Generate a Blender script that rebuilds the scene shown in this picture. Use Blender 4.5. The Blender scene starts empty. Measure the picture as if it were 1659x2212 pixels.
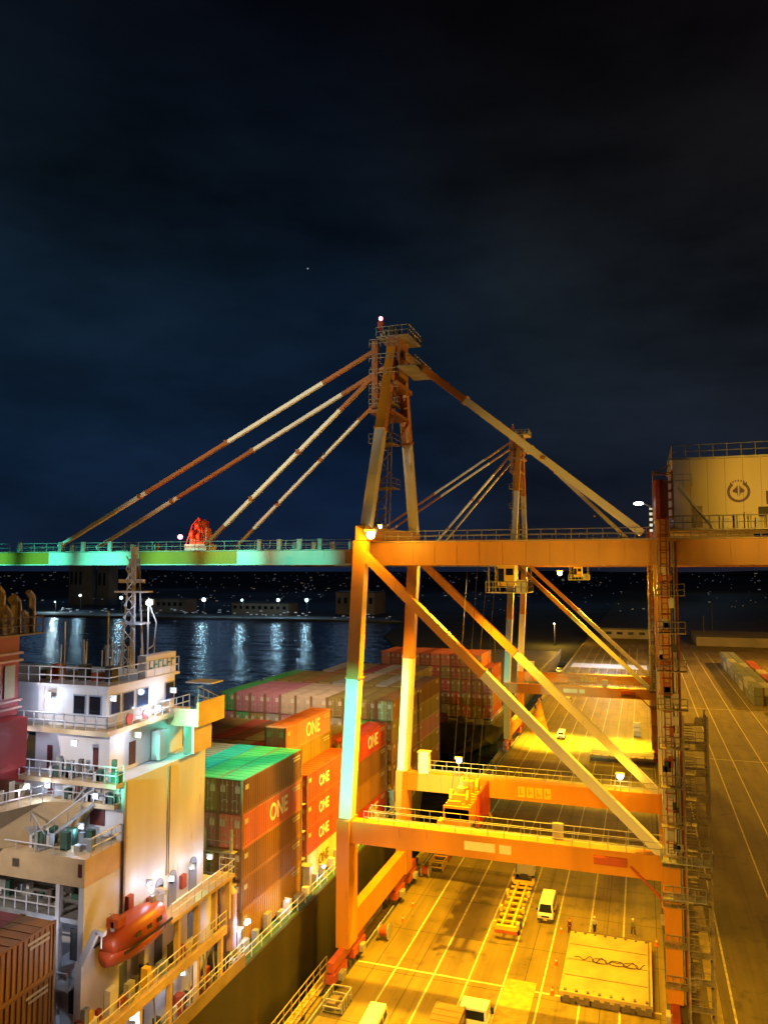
import bpy, bmesh, math, random
from mathutils import Vector, Matrix
random.seed(7)
S = bpy.context.scene
COL = S.collection
# ------------------------------------------------------------------ camera
cam_d = bpy.data.cameras.new('camera'); cam = bpy.data.objects.new('camera', cam_d); COL.objects.link(cam)
cam_d.sensor_fit = 'VERTICAL'; cam_d.sensor_height = 24; cam_d.lens = 24 * 1640 / 2212
cam_d.clip_start = 0.5; cam_d.clip_end = 20000
psi, th = math.radians(18.65), math.radians(4.254)
Rv = Vector((math.cos(psi), math.sin(psi), 0)); Fh = Vector((-math.sin(psi), math.cos(psi), 0))
Fv = (Fh * math.cos(th) + Vector((0, 0, math.sin(th)))).normalized(); Uv = Rv.cross(Fv)
m = Matrix((Rv, Uv, -Fv)).transposed().to_4x4(); m.translation = Vector((0, 0, 39.6))
cam.matrix_world = m; S.camera = cam
# ------------------------------------------------------------------ view, world
S.view_settings.view_transform = 'Standard'; S.view_settings.look = 'None'
S.view_settings.exposure = 0; S.view_settings.gamma = 1
S.cycles.use_denoising = True
S.cycles.max_bounces = 5; S.cycles.diffuse_bounces = 2; S.cycles.glossy_bounces = 3
S.cycles.sample_clamp_indirect = 4; S.cycles.sample_clamp_direct = 0
W = bpy.data.worlds.new('World'); S.world = W; W.use_nodes = True
nt = W.node_tree; N = nt.nodes; L = nt.links
bg = N['Background']
tc = N.new('ShaderNodeTexCoord'); sep = N.new('ShaderNodeSeparateXYZ'); L.new(tc.outputs['Generated'], sep.inputs[0])
rampz = N.new('ShaderNodeValToRGB'); L.new(sep.outputs['Z'], rampz.inputs[0])
e = rampz.color_ramp.elements
e[0].position = 0.0; e[0].color = (.0042, .0085, .022, 1)
e[1].position = 0.62; e[1].color = (.0013, .0017, .0032, 1)
a = e.new(0.12); a.color = (.0030, .0085, .022, 1)
a = e.new(0.30); a.color = (.0030, .0080, .0165, 1)
a = e.new(0.45); a.color = (.0026, .0052, .0092, 1)
rampx = N.new('ShaderNodeValToRGB')
mpx = N.new('ShaderNodeMapRange'); L.new(sep.outputs['X'], mpx.inputs[0]); mpx.inputs[1].default_value = -0.75; mpx.inputs[2].default_value = 0.15
L.new(mpx.outputs[0], rampx.inputs[0])
e = rampx.color_ramp.elements
e[0].color = (1.05, 1.15, 1.1, 1); e[1].color = (2.0, .95, .62, 1)
a = e.new(.45); a.color = (.85, .9, 1.0, 1)
a = e.new(.7); a.color = (1.6, 1.0, .72, 1)
mul = N.new('ShaderNodeMixRGB'); mul.blend_type = 'MULTIPLY'; mul.inputs[0].default_value = 1
L.new(rampz.outputs[0], mul.inputs[1]); L.new(rampx.outputs[0], mul.inputs[2])
mp = N.new('ShaderNodeMapping'); L.new(tc.outputs['Generated'], mp.inputs[0]); mp.inputs['Scale'].default_value = (2.2, 2.2, 5.5)
nz = N.new('ShaderNodeTexNoise'); L.new(mp.outputs[0], nz.inputs[0]); nz.inputs['Scale'].default_value = 1.4; nz.inputs['Detail'].default_value = 5; nz.inputs['Roughness'].default_value = .55
mr = N.new('ShaderNodeMapRange'); L.new(nz.outputs[0], mr.inputs[0]); mr.inputs[1].default_value = .3; mr.inputs[2].default_value = .7; mr.inputs[3].default_value = .55; mr.inputs[4].default_value = 1.6
mul2 = N.new('ShaderNodeMixRGB'); mul2.blend_type = 'MULTIPLY'; mul2.inputs[0].default_value = 1
L.new(mul.outputs[0], mul2.inputs[1]); L.new(mr.outputs[0], mul2.inputs[2])
L.new(mul2.outputs[0], bg.inputs[0]); bg.inputs[1].default_value = 1.25

# ------------------------------------------------------------------ lamps of the port
SOD = (1, .51, .014); SODW = (1, .54, .05); COOL = (.54, .70, 1.0); MERC = (.16, 1.0, .62)
def spot(name, loc, to, power, color, ang=100, blend=.6, size=.4):
    d = bpy.data.lights.new(name, 'SPOT'); d.energy = power; d.color = color; d.spot_size = math.radians(ang); d.spot_blend = blend; d.shadow_soft_size = size
    o = bpy.data.objects.new(name, d); COL.objects.link(o); o.location = loc
    o.rotation_euler = (Vector(to) - Vector(loc)).to_track_quat('-Z', 'Y').to_euler(); return o
def lamp(name, loc, power, color, size=.15):
    d = bpy.data.lights.new(name, 'POINT'); d.energy = power; d.color = color; d.shadow_soft_size = size
    o = bpy.data.objects.new(name, d); COL.objects.link(o); o.location = loc; return o
# floodlights under the first crane's girder, shining down on the apron and across at the ship
for x, y, p, tx, ty, tz, an in ((-20, 79, 150e3, -22, 75, 0, 92), (-8, 79, 52e3, -9, 70, 0, 96), (-18, 86, 40e3, -14, 95, 0, 75), (-20, 80, 60e3, -33, 66, 12, 70), (-15, 78.7, 92e3, -33, 48, 19, 46), (-18, 79, 70e3, -33, 92, 10, 70)):
    spot('sodium_floodlight', (x, y, 39.2), (tx, ty, tz), p, SOD, an, .9)
# unseen fill spots added under the near portal beam to lift its shadow
for x in (-23, -10): spot('sodium_floodlight', (x, 71.6, 12.3), (x, 66.5, 0), 9e3, SOD, 120, .9)
# floodlights on the crane the photograph was taken from
for x, y, z, p, tx, ty, tz, an in ((-2, 10, 38.6, 90e3, -8, 66, 0, 50), (-13, 9, 38.6, 64e3, -13, 78, 41.6, 30), (10, 8, 30, 60e3, -11, 73, 13.3, 26), (16, 6, 40, 120e3, 14, 76, 46.5, 18), (-10, 9, 30, 40e3, -5, 78, 30, 28), (-14, 14, 38.6, 165e3, -16, 60, 0, 54), (8, 8, 36, 26e3, 2.5, 73, 32, 22)):  # spots aimed at single parts; last two added as apron and leg fill
    spot('sodium_floodlight', (x, y, z), (tx, ty, tz), p, SODW, an, .9)
# unseen spots added to lift the stays, the ship's aft face and fourth bay
spot('added_fill_spot', (-42, 8, 44), (-45, 78, 61), 170e3, (1, .84, .56), 36, .8)
spot('added_fill_spot', (-44, 6, 42), (-41, 43, 24), 44e3, (1, .86, .78), 34, .9)
spot('added_fill_spot', (-44, 86.5, 39), (-47, 112, 20), 40e3, (1, .74, .50), 80, .9)
# greenish mercury floodlights on that crane's boom, aimed along the next crane's boom and down on the ship
for k in range(6): spot('mercury_floodlight', (-36 - 9 * k, 8, 42.5), (-36 - 9 * k, 78, 40.4), 380e3 if k else 150e3, (.10, 1, .70), 8.0, 1)
spot('sodium_floodlight', (-44, 8, 42), (-50, 78, 40.5), 16e3, SODW, 40, .9)  # weak warm spot added to brown the boom's orange panels
spot('mercury_floodlight', (-31.5, 8, 33), (-28.2, 72, 22.0), 400e3, MERC, 15, .7)
spot('mercury_floodlight', (-42, 80, 39), (-37, 64, 21), 30e3, (.10, 1, .45), 50, .9)  # unseen lamp put under the first crane's boom to green the roofs
# floodlights of the second crane
for x, y, p, tx, ty in ((-20, 178.5, 680e3, -20, 180), (-6, 178.5, 560e3, -5, 180)):
    spot('sodium_floodlight', (x, y, 39), (tx, ty, 0), p, (1, .68, .03), 36, .9)
spot('sodium_floodlight', (-10, 168, 39), (-38, 178, 12), 70e3, SOD, 60, .8)
spot('sodium_floodlight', (-6, 150, 38), (-13, 168, 14), 50e3, SOD, 60, .9)
lamp('sodium_apron_lamp', (-8, 235, 34), 120e3, SOD, .8)
lamp('sodium_apron_lamp', (-8, 300, 34), 90e3, SOD, .8)
# added unseen lamps that lift the dark land beyond the harbour
for x, y in ((-700, 760), (-480, 800), (-300, 780), (-130, 900), (-560, 1100), (-250, 1200), (40, 900), (120, 1300), (-900, 1300)):
    lamp('added_land_glow', (x, y, 95), 20e3, (.35, .6, 1), 22)
# yard light masts on the landward side
for x, y, p in ((80, 165, 200e3), (70, 320, 300e3)):
    lamp('sodium_yard_lamp', (x, y, 40), p, (1, .47, .05), .8)

# ------------------------------------------------------------------ materials
def mat(name, color, rough=.5, metal=0, var=.25, scale=.6, rust=0, rustcol=(.16, .06, .02), emit=None, es=0, bump=0, bscale=8, streak=False):
    M = bpy.data.materials.new(name); M.use_nodes = True
    t = M.node_tree; n = t.nodes; l = t.links; b = n['Principled BSDF']
    b.inputs['Roughness'].default_value = rough; b.inputs['Metallic'].default_value = metal
    c = (*color, 1)
    tcn = n.new('ShaderNodeTexCoord')
    mpn = n.new('ShaderNodeMapping'); l.new(tcn.outputs['Object'], mpn.inputs[0])
    if streak: mpn.inputs['Scale'].default_value = (1, 1, .12)
    no = n.new('ShaderNodeTexNoise'); no.inputs['Scale'].default_value = scale; no.inputs['Detail'].default_value = 6; l.new(mpn.outputs[0], no.inputs[0])
    hv = n.new('ShaderNodeMapRange'); l.new(no.outputs[0], hv.inputs[0]); hv.inputs[1].default_value = .3; hv.inputs[2].default_value = .7
    hv.inputs[3].default_value = 1 - var; hv.inputs[4].default_value = 1 + var * .6
    mu = n.new('ShaderNodeMixRGB'); mu.blend_type = 'MULTIPLY'; mu.inputs[0].default_value = 1; mu.inputs[1].default_value = c; l.new(hv.outputs[0], mu.inputs[2])
    out = mu.outputs[0]
    if rust:
        n2 = n.new('ShaderNodeTexNoise'); n2.inputs['Scale'].default_value = scale * 3.1; n2.inputs['Detail'].default_value = 8; n2.inputs['Roughness'].default_value = .7; l.new(mpn.outputs[0], n2.inputs[0])
        rp = n.new('ShaderNodeMapRange'); l.new(n2.outputs[0], rp.inputs[0]); rp.inputs[1].default_value = .70 - rust * .3; rp.inputs[2].default_value = .78 - rust * .25
        mx = n.new('ShaderNodeMixRGB'); l.new(rp.outputs[0], mx.inputs[0]); l.new(out, mx.inputs[1]); mx.inputs[2].default_value = (*rustcol, 1); out = mx.outputs[0]
    l.new(out, b.inputs['Base Color'])
    if emit: b.inputs['Emission Color'].default_value = (*emit, 1); b.inputs['Emission Strength'].default_value = es
    if bump:
        n3 = n.new('ShaderNodeTexNoise'); n3.inputs['Scale'].default_value = bscale; n3.inputs['Detail'].default_value = 4; l.new(tcn.outputs['Object'], n3.inputs[0])
        bp = n.new('ShaderNodeBump'); bp.inputs['Strength'].default_value = bump; l.new(n3.outputs[0], bp.inputs['Height']); l.new(bp.outputs[0], b.inputs['Normal'])
    return M
ORANGE = mat('crane_orange_paint', (.60, .24, .016), .42, var=.22, scale=.35, rust=.25, rustcol=(.30, .09, .02), streak=True)
WHITE = mat('crane_white_paint', (.78, .74, .64), .42, var=.12, scale=.35, rust=.18, rustcol=(.4, .26, .12), streak=True)
STAYO = mat('stay_brown_paint', (.34, .12, .03), .5, var=.1); STAYW = mat('stay_white_paint', (.80, .79, .70), .45, var=.06)
RED = mat('faded_red_paint', (.42, .07, .03), .5, rust=.3)
GALV = mat('galvanised_steel', (.42, .41, .38), .5, .3, var=.3, scale=1.2)
STAIR = mat('weathered_stair_steel', (.34, .28, .18), .6, .2, var=.4, scale=1.5, rust=.4)
DARK = mat('dark_steel', (.05, .045, .04), .6, var=.4)
GLASS = mat('dark_glass', (.012, .016, .022), .08, var=.1)
CREAM = mat('cream_paint', (.74, .62, .40), .45, var=.14, scale=.3, rust=.12, rustcol=(.4, .25, .1), streak=True)
SHIPW = mat('ship_white_paint', (.72, .70, .68), .45, var=.16, scale=.4, rust=.28, rustcol=(.42, .22, .09), streak=True)
SHIPDECK = mat('ship_deck_paint', (.16, .12, .09), .7, var=.4, rust=.4)
GREENDECK = mat('green_deck_paint', (.05, .13, .09), .7, var=.4, rust=.35)
FUNNEL = mat('funnel_red_paint', (.36, .025, .022), .45, var=.2, scale=.3, rust=.1)
HULLM = mat('dark_hull_paint', (.030, .026, .014), .55, var=.45, scale=.25, rust=.35, rustcol=(.08, .04, .015), streak=True)
HULL2 = mat('olive_hull_paint', (.14, .12, .05), .5, var=.35, scale=.25, rust=.25)
YELLOW = mat('yellow_paint', (.78, .48, .03), .45, var=.2)
PURPLE = mat('purple_paint', (.12, .05, .16), .5, var=.1)
LIFEB = mat('lifeboat_orange', (.42, .062, .014), .42, var=.15, scale=.8)
BLACK = mat('black_rubber', (.012, .012, .012), .7)
PIPE = mat('tan_pipe_paint', (.30, .22, .13), .5, var=.3)
SKIN = mat('skin', (.5, .3, .2), .6, var=.05)
GLOWC = mat('cool_lamp_lens', (1, 1, 1), .4, emit=(.80, .93, 1), es=14)
GLOWF = mat('far_lamp_lens', (1, 1, 1), .4, emit=(.55, .88, 1), es=4)
GLOWS = mat('sodium_lamp_lens', (1, .9, .5), .4, emit=(1, .84, .36), es=22)
GLOWR = mat('red_beacon_lens', (1, .3, .3), .4, emit=(1, .25, .35), es=9)
GLOWG = mat('green_lamp_lens', (.3, 1, .6), .4, emit=(.25, 1, .6), es=8)

# ------------------------------------------------------------------ mesh helpers
class MB:
    def __init__(s): s.v = []; s.f = []; s.m = []
    def add(s, vs, fs, mi=0):
        o = len(s.v); s.v += [tuple(v) for v in vs]
        for f in fs: s.f.append(tuple(i + o for i in f)); s.m.append(mi)
        return s
    def box(s, x0, x1, y0, y1, z0, z1, mi=0):
        return s.add([(x0, y0, z0), (x1, y0, z0), (x1, y1, z0), (x0, y1, z0), (x0, y0, z1), (x1, y0, z1), (x1, y1, z1), (x0, y1, z1)],
              [(0, 3, 2, 1), (4, 5, 6, 7), (0, 1, 5, 4), (1, 2, 6, 5), (2, 3, 7, 6), (3, 0, 4, 7)], mi)
    def bar(s, p, q, w, h, up=(0, 0, 1), mi=0, w2=None, h2=None):
        p = Vector(p); q = Vector(q); d = (q - p).normalized(); u = Vector(up)
        if abs(d.dot(u)) > .995: u = Vector((0, 1, 0))
        a = d.cross(u).normalized(); b = a.cross(d).normalized(); w2 = w2 or w; h2 = h2 or h
        vs = [p + a * sx * w / 2 + b * sz * h / 2 for sx, sz in ((-1, -1), (1, -1), (1, 1), (-1, 1))] + [q + a * sx * w2 / 2 + b * sz * h2 / 2 for sx, sz in ((-1, -1), (1, -1), (1, 1), (-1, 1))]
        return s.add(vs, [(0, 3, 2, 1), (4, 5, 6, 7), (0, 1, 5, 4), (1, 2, 6, 5), (2, 3, 7, 6), (3, 0, 4, 7)], mi)
    def tube(s, p, q, r, n=8, mi=0, r2=None):
        p = Vector(p); q = Vector(q); d = (q - p).normalized(); u = Vector((0, 0, 1)) if abs(d.z) < .99 else Vector((0, 1, 0))
        a = d.cross(u).normalized(); b = a.cross(d).normalized(); r2 = r if r2 is None else r2
        vs = []
        for c, rr in ((p, r), (q, r2)): vs += [c + a * rr * math.cos(2 * math.pi * i / n) + b * rr * math.sin(2 * math.pi * i / n) for i in range(n)]
        fs = [(i, (i + 1) % n, n + (i + 1) % n, n + i) for i in range(n)] + [tuple(range(n - 1, -1, -1)), tuple(range(n, 2 * n))]
        return s.add(vs, fs, mi)
    def path(s, pts, r, n=6, mi=0):
        for p, q in zip(pts, pts[1:]): s.tube(p, q, r, n, mi)
        return s
    def prism(s, poly, z0, z1, mi=0):
        n = len(poly)
        return s.add([(x, y, z0) for x, y in poly] + [(x, y, z1) for x, y in poly],
                     [tuple(range(n - 1, -1, -1)), tuple(range(n, 2 * n))] + [(i, (i + 1) % n, n + (i + 1) % n, n + i) for i in range(n)], mi)
    def ball(s, c, r, n=10, mi=0, sc=(1, 1, 1)):
        vs = []; k = n // 2
        for j in range(k + 1):
            t = math.pi * j / k
            for i in range(n): vs.append((c[0] + sc[0] * r * math.sin(t) * math.cos(2 * math.pi * i / n), c[1] + sc[1] * r * math.sin(t) * math.sin(2 * math.pi * i / n), c[2] + sc[2] * r * math.cos(t)))
        fs = [(j * n + i, (j + 1) * n + i, (j + 1) * n + (i + 1) % n, j * n + (i + 1) % n) for j in range(k) for i in range(n)]
        return s.add(vs, fs, mi)
    def rail(s, pts, h=1.1, step=1.6, r=.035, mi=0, mids=1):
        for p, q in zip(pts, pts[1:]):
            p = Vector(p); q = Vector(q); n = max(1, round((q - p).length / step))
            for i in range(n + 1):
                c = p.lerp(q, i / n); s.tube(c, c + Vector((0, 0, h)), r, 4, mi)
            for k in range(mids + 1):
                z = Vector((0, 0, h * (1 - k * .5))); s.tube(p + z, q + z, r, 4, mi)
        return s
    def build(s, name, mats, parent=None, loc=None, smooth=False):
        me = bpy.data.meshes.new(name); me.from_pydata(s.v, [], s.f)
        mats = mats if isinstance(mats, (list, tuple)) else [mats]
        for mm in mats: me.materials.append(mm)
        if len(mats) > 1: me.polygons.foreach_set('material_index', s.m)
        bm = bmesh.new(); bm.from_mesh(me); bmesh.ops.recalc_face_normals(bm, faces=bm.faces); bm.to_mesh(me); bm.free()
        if smooth: me.polygons.foreach_set('use_smooth', [True] * len(me.polygons))
        o = bpy.data.objects.new(name, me); COL.objects.link(o)
        if loc: o.location = loc
        if parent: o.parent = parent
        return o
def tag(o, label=None, cat=None, group=None, kind=None):
    if label: o['label'] = label
    if cat: o['category'] = cat
    if group: o['group'] = group
    if kind: o['kind'] = kind
    return o
def empty(name, loc, label, cat, group=None):
    o = bpy.data.objects.new(name, None); COL.objects.link(o); o.location = loc; tag(o, label, cat, group); return o
def copy_tree(o, parent=None):
    c = o.copy(); COL.objects.link(c)
    if parent: c.parent = parent
    for ch in list(o.children): copy_tree(ch, c)
    return c
def text_mesh(body, size, extrude=.02, offset=0):
    cu = bpy.data.curves.new('lettering', 'FONT'); cu.body = body; cu.size = size; cu.extrude = extrude; cu.offset = offset; cu.align_x = 'CENTER'; cu.align_y = 'CENTER'
    o = bpy.data.objects.new('lettering', cu); COL.objects.link(o)
    me = bpy.data.meshes.new_from_object(o.evaluated_get(bpy.context.evaluated_depsgraph_get())); bpy.data.objects.remove(o); bpy.data.curves.remove(cu)
    return me
def struct(mb, name, m):
    return tag(mb.build(name, m), kind='structure')

# ------------------------------------------------------------------ setting: ground, quay, water
def ground_mat(name, c1, c2, rough, scale=.05, fine=1.0, spec=.5):
    M = bpy.data.materials.new(name); M.use_nodes = True; t = M.node_tree; n = t.nodes; l = t.links; b = n['Principled BSDF']
    tcn = n.new('ShaderNodeTexCoord')
    n1 = n.new('ShaderNodeTexNoise'); n1.inputs['Scale'].default_value = scale; n1.inputs['Detail'].default_value = 8; n1.inputs['Roughness'].default_value = .65; l.new(tcn.outputs['Object'], n1.inputs[0])
    mpn = n.new('ShaderNodeMapping'); mpn.inputs['Scale'].default_value = (.5, .07, 1); l.new(tcn.outputs['Object'], mpn.inputs[0])
    n2 = n.new('ShaderNodeTexNoise'); n2.inputs['Scale'].default_value = fine; n2.inputs['Detail'].default_value = 5; l.new(mpn.outputs[0], n2.inputs[0])
    ad = n.new('ShaderNodeMath'); ad.operation = 'ADD'; l.new(n1.outputs[0], ad.inputs[0]); l.new(n2.outputs[0], ad.inputs[1])
    rp = n.new('ShaderNodeValToRGB'); ha = n.new('ShaderNodeMath'); ha.operation = 'MULTIPLY'; ha.inputs[1].default_value = .5; l.new(ad.outputs[0], ha.inputs[0]); l.new(ha.outputs[0], rp.inputs[0])
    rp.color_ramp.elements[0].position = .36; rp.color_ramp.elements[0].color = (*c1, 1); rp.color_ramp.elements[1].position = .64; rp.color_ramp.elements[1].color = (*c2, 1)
    ns = n.new('ShaderNodeTexNoise'); ns.inputs['Scale'].default_value = .45; ns.inputs['Detail'].default_value = 7; ns.inputs['Roughness'].default_value = .6; l.new(tcn.outputs['Object'], ns.inputs[0])
    ms = n.new('ShaderNodeMapRange'); l.new(ns.outputs[0], ms.inputs[0]); ms.inputs[1].default_value = .56; ms.inputs[2].default_value = .70; ms.inputs[3].default_value = 1; ms.inputs[4].default_value = .5
    mpt = n.new('ShaderNodeMapping'); mpt.inputs['Scale'].default_value = (2.6, .022, 1); l.new(tcn.outputs['Object'], mpt.inputs[0])
    nt_ = n.new('ShaderNodeTexNoise'); nt_.inputs['Scale'].default_value = 1; nt_.inputs['Detail'].default_value = 3; l.new(mpt.outputs[0], nt_.inputs[0])
    mt = n.new('ShaderNodeMapRange'); l.new(nt_.outputs[0], mt.inputs[0]); mt.inputs[1].default_value = .52; mt.inputs[2].default_value = .68; mt.inputs[3].default_value = 1; mt.inputs[4].default_value = .8
    m1 = n.new('ShaderNodeMixRGB'); m1.blend_type = 'MULTIPLY'; m1.inputs[0].default_value = 1; l.new(rp.outputs[0], m1.inputs[1]); l.new(ms.outputs[0], m1.inputs[2])
    m2 = n.new('ShaderNodeMixRGB'); m2.blend_type = 'MULTIPLY'; m2.inputs[0].default_value = 1; l.new(m1.outputs[0], m2.inputs[1]); l.new(mt.outputs[0], m2.inputs[2])
    l.new(m2.outputs[0], b.inputs['Base Color']); b.inputs['Roughness'].default_value = rough
    n3 = n.new('ShaderNodeTexNoise'); n3.inputs['Scale'].default_value = 5; l.new(tcn.outputs['Object'], n3.inputs[0])
    bp = n.new('ShaderNodeBump'); bp.inputs['Strength'].default_value = .25; bp.inputs['Distance'].default_value = .05; l.new(n3.outputs[0], bp.inputs['Height']); l.new(bp.outputs[0], b.inputs['Normal'])
    return M
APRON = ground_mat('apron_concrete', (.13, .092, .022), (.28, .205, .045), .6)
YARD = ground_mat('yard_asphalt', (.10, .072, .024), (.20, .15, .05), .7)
LAND = ground_mat('far_land', (.03, .04, .055), (.10, .12, .15), .9, .012, .02)
LINE = mat('road_marking_paint', (.62, .55, .36), .6, var=.45, scale=2.5)
YLINE = mat('yellow_marking_paint', (.44, .33, .07), .6, var=.3, scale=1.5)
QUAYX = -30.0
struct(MB().box(-9000, 9000, -3000, 11000, -9, -8), 'ground', LAND)
wm = bpy.data.materials.new('harbour_water'); wm.use_nodes = True; t = wm.node_tree; n = t.nodes; l = t.links; b = n['Principled BSDF']
b.inputs['Base Color'].default_value = (.004, .014, .045, 1); b.inputs['Roughness'].default_value = .2; b.inputs['IOR'].default_value = 1.33
tcn = n.new('ShaderNodeTexCoord')
w1 = n.new('ShaderNodeTexNoise'); w1.inputs['Scale'].default_value = .22; w1.inputs['Detail'].default_value = 3; w1.inputs['Roughness'].default_value = .62; l.new(tcn.outputs['Object'], w1.inputs[0])
mp2 = n.new('ShaderNodeMapping'); mp2.inputs['Rotation'].default_value = (0, 0, -psi); mp2.inputs['Scale'].default_value = (.35, 1, 1); l.new(tcn.outputs['Object'], mp2.inputs[0])
w2 = n.new('ShaderNodeTexNoise'); w2.inputs['Scale'].default_value = .05; w2.inputs['Detail'].default_value = 4; l.new(mp2.outputs[0], w2.inputs[0])
sc2 = n.new('ShaderNodeMath'); sc2.operation = 'MULTIPLY_ADD'; sc2.inputs[1].default_value = 3.2; l.new(w2.outputs[0], sc2.inputs[0]); l.new(w1.outputs[0], sc2.inputs[2])
bp = n.new('ShaderNodeBump'); bp.inputs['Strength'].default_value = 1; bp.inputs['Distance'].default_value = .8; l.new(sc2.outputs[0], bp.inputs['Height']); l.new(bp.outputs[0], b.inputs['Normal'])
WATER = wm
struct(MB().add([(-9000, -3000, -3), (QUAYX, -3000, -3), (QUAYX, 2000, -3), (-9000, 2000, -3)], [(0, 1, 2, 3)]), 'water', WATER)
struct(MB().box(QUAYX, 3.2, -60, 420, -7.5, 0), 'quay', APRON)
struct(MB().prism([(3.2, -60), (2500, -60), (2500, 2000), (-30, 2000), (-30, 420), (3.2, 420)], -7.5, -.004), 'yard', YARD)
# far shore
FAR = [(-1500, 480), (-640, 520), (-514, 540), (-365, 557), (-243, 568), (-175, 563), (-110, 700), (-30, 760), (-30, 9000), (-9000, 9000), (-9000, 480)]
struct(MB().prism(FAR, -7, -1.6), 'far_shore', LAND)
struct(MB().prism([(-640, 521.5), (-514, 541.5), (-365, 558.5), (-243, 569.5), (-176, 564.5), (-200, 600), (-365, 600), (-640, 570)], -1.6, -1.2), 'far_quay', mat('far_quay_concrete', (.30, .31, .32), .8, var=.5, scale=.03))
struct(MB().prism([(-176, 565), (-152, 450), (-128, 395), (-100, 360), (-70, 348), (-31, 345), (-31, 760), (-110, 700)], -7, -1.7), 'far_berth', ground_mat('dark_berth', (.02, .024, .03), (.05, .055, .06), .9, .02, .05))
hl = MB()
for k in range(60):
    x0 = -5200 + k * 140; z0 = 6 + 26 * (.5 + .5 * math.sin(k * .45)) * (.5 + .5 * math.sin(k * .17 + 1)); k1 = k + 1
    z1 = 6 + 26 * (.5 + .5 * math.sin(k1 * .45)) * (.5 + .5 * math.sin(k1 * .17 + 1))
    hl.add([(x0, 5200, -2), (x0 + 140, 5200, -2), (x0 + 140, 6200, z1), (x0, 6200, z0), (x0, 7600, -2), (x0 + 140, 7600, -2)], [(0, 1, 2, 3), (3, 2, 5, 4)])
struct(hl, 'hills', LAND)
# markings on the quay
mk = MB()
for x in (-24.0, -20.14, -16.75, -13.4, -9.85, -6.28, -2.77):
    mk.box(x - .09, x + .09, -10, 400, 0.0, .004)
mk.box(-28, .8, 74.85, 75.1, 0, .0042); mk.box(-28, .8, 111, 111.2, 0, .0042)
struct(mk, 'lane_markings', LINE)
mk = MB()
for x in (6.95, 13.5, 16.9, 22.4, 27.9, 33.4): mk.box(x - .1, x + .1, -10, 390, -.004, .0005)
mk.box(5, 34, 175.0, 175.3, -.004, .0008); mk.box(8, 34, 236, 236.3, -.004, .0008)
struct(mk, 'yard_markings', LINE)
struct(MB().box(-13.25, -10.4, 66, 76.5, 0, .0055), 'yellow_marking', YLINE)
struct(MB().box(4.9, 5.9, -10, 104, -.004, .004), 'yellow_kerb_line', YLINE)
sm = MB()
for y in range(20, 400, 9): sm.box(-29.4, 3.1, y, y + .07, 0, .003)
for x in (-26.2, -22.0, -11.6, -4.5, .6): sm.box(x, x + .06, -10, 400, 0, .0026)
struct(sm, 'pavement_joints', mat('joint_filler', (.05, .04, .02), .8))
rl = MB()
for x in (-28.5, 1.6):
    rl.box(x - .35, x + .35, -40, 410, 0, .012, 1); rl.box(x - .06, x + .06, -40, 410, .012, .1, 0)
struct(rl, 'crane_rails', [GALV, DARK])
struct(MB().box(QUAYX - .12, QUAYX + .45, -60, 420, .002, .22), 'quay_kerb', mat('kerb_paint', (.42, .33, .12), .7, var=.4, scale=.6))

# ------------------------------------------------------------------ gantry crane
def floodlight(parent, loc, m, r=.28, power=0, color=None, aim=(0, 0, -1)):
    f = MB().box(loc[0] - r * 1.3, loc[0] + r * 1.3, loc[1] - r * .8, loc[1] + r * .8, loc[2] + r * .55, loc[2] + r * 1.2).build('floodlight', GALV, parent)
    MB().ball((loc[0], loc[1], loc[2]), r, 10).build('lens', m, f)
    if power: lamp('lamp', (loc[0] + aim[0], loc[1] + aim[1], loc[2] + aim[2]), power, color, .2)
    return f
ZB0, ZB1 = 14.7, 28.6            # white band on the upper legs
def seg(mb, p, q, w, h, cuts, up=(0, 0, 1)):
    """bar from p to q, painted orange (0) / white (1) in turn; cuts = [(t, mi)...]"""
    p = Vector(p); q = Vector(q); t0 = 0
    for t1, mi in cuts:
        mb.bar(p.lerp(q, t0), p.lerp(q, t1), w, h, up, mi)
        if t1 < 1 and w > .7: d = (q - p).normalized() * .09; c = p.lerp(q, t1); mb.bar(c - d, c + d, w + .22, h + .22, up, 0)
        n_ = int((q - p).length * (t1 - t0) / 4.5) if w > .7 else 0
        for k in range(1, n_): d = (q - p).normalized() * .05; c = p.lerp(q, t0 + (t1 - t0) * k / n_); mb.bar(c - d, c + d, w + .05, h + .05, up, mi)
        t0 = t1
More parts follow.
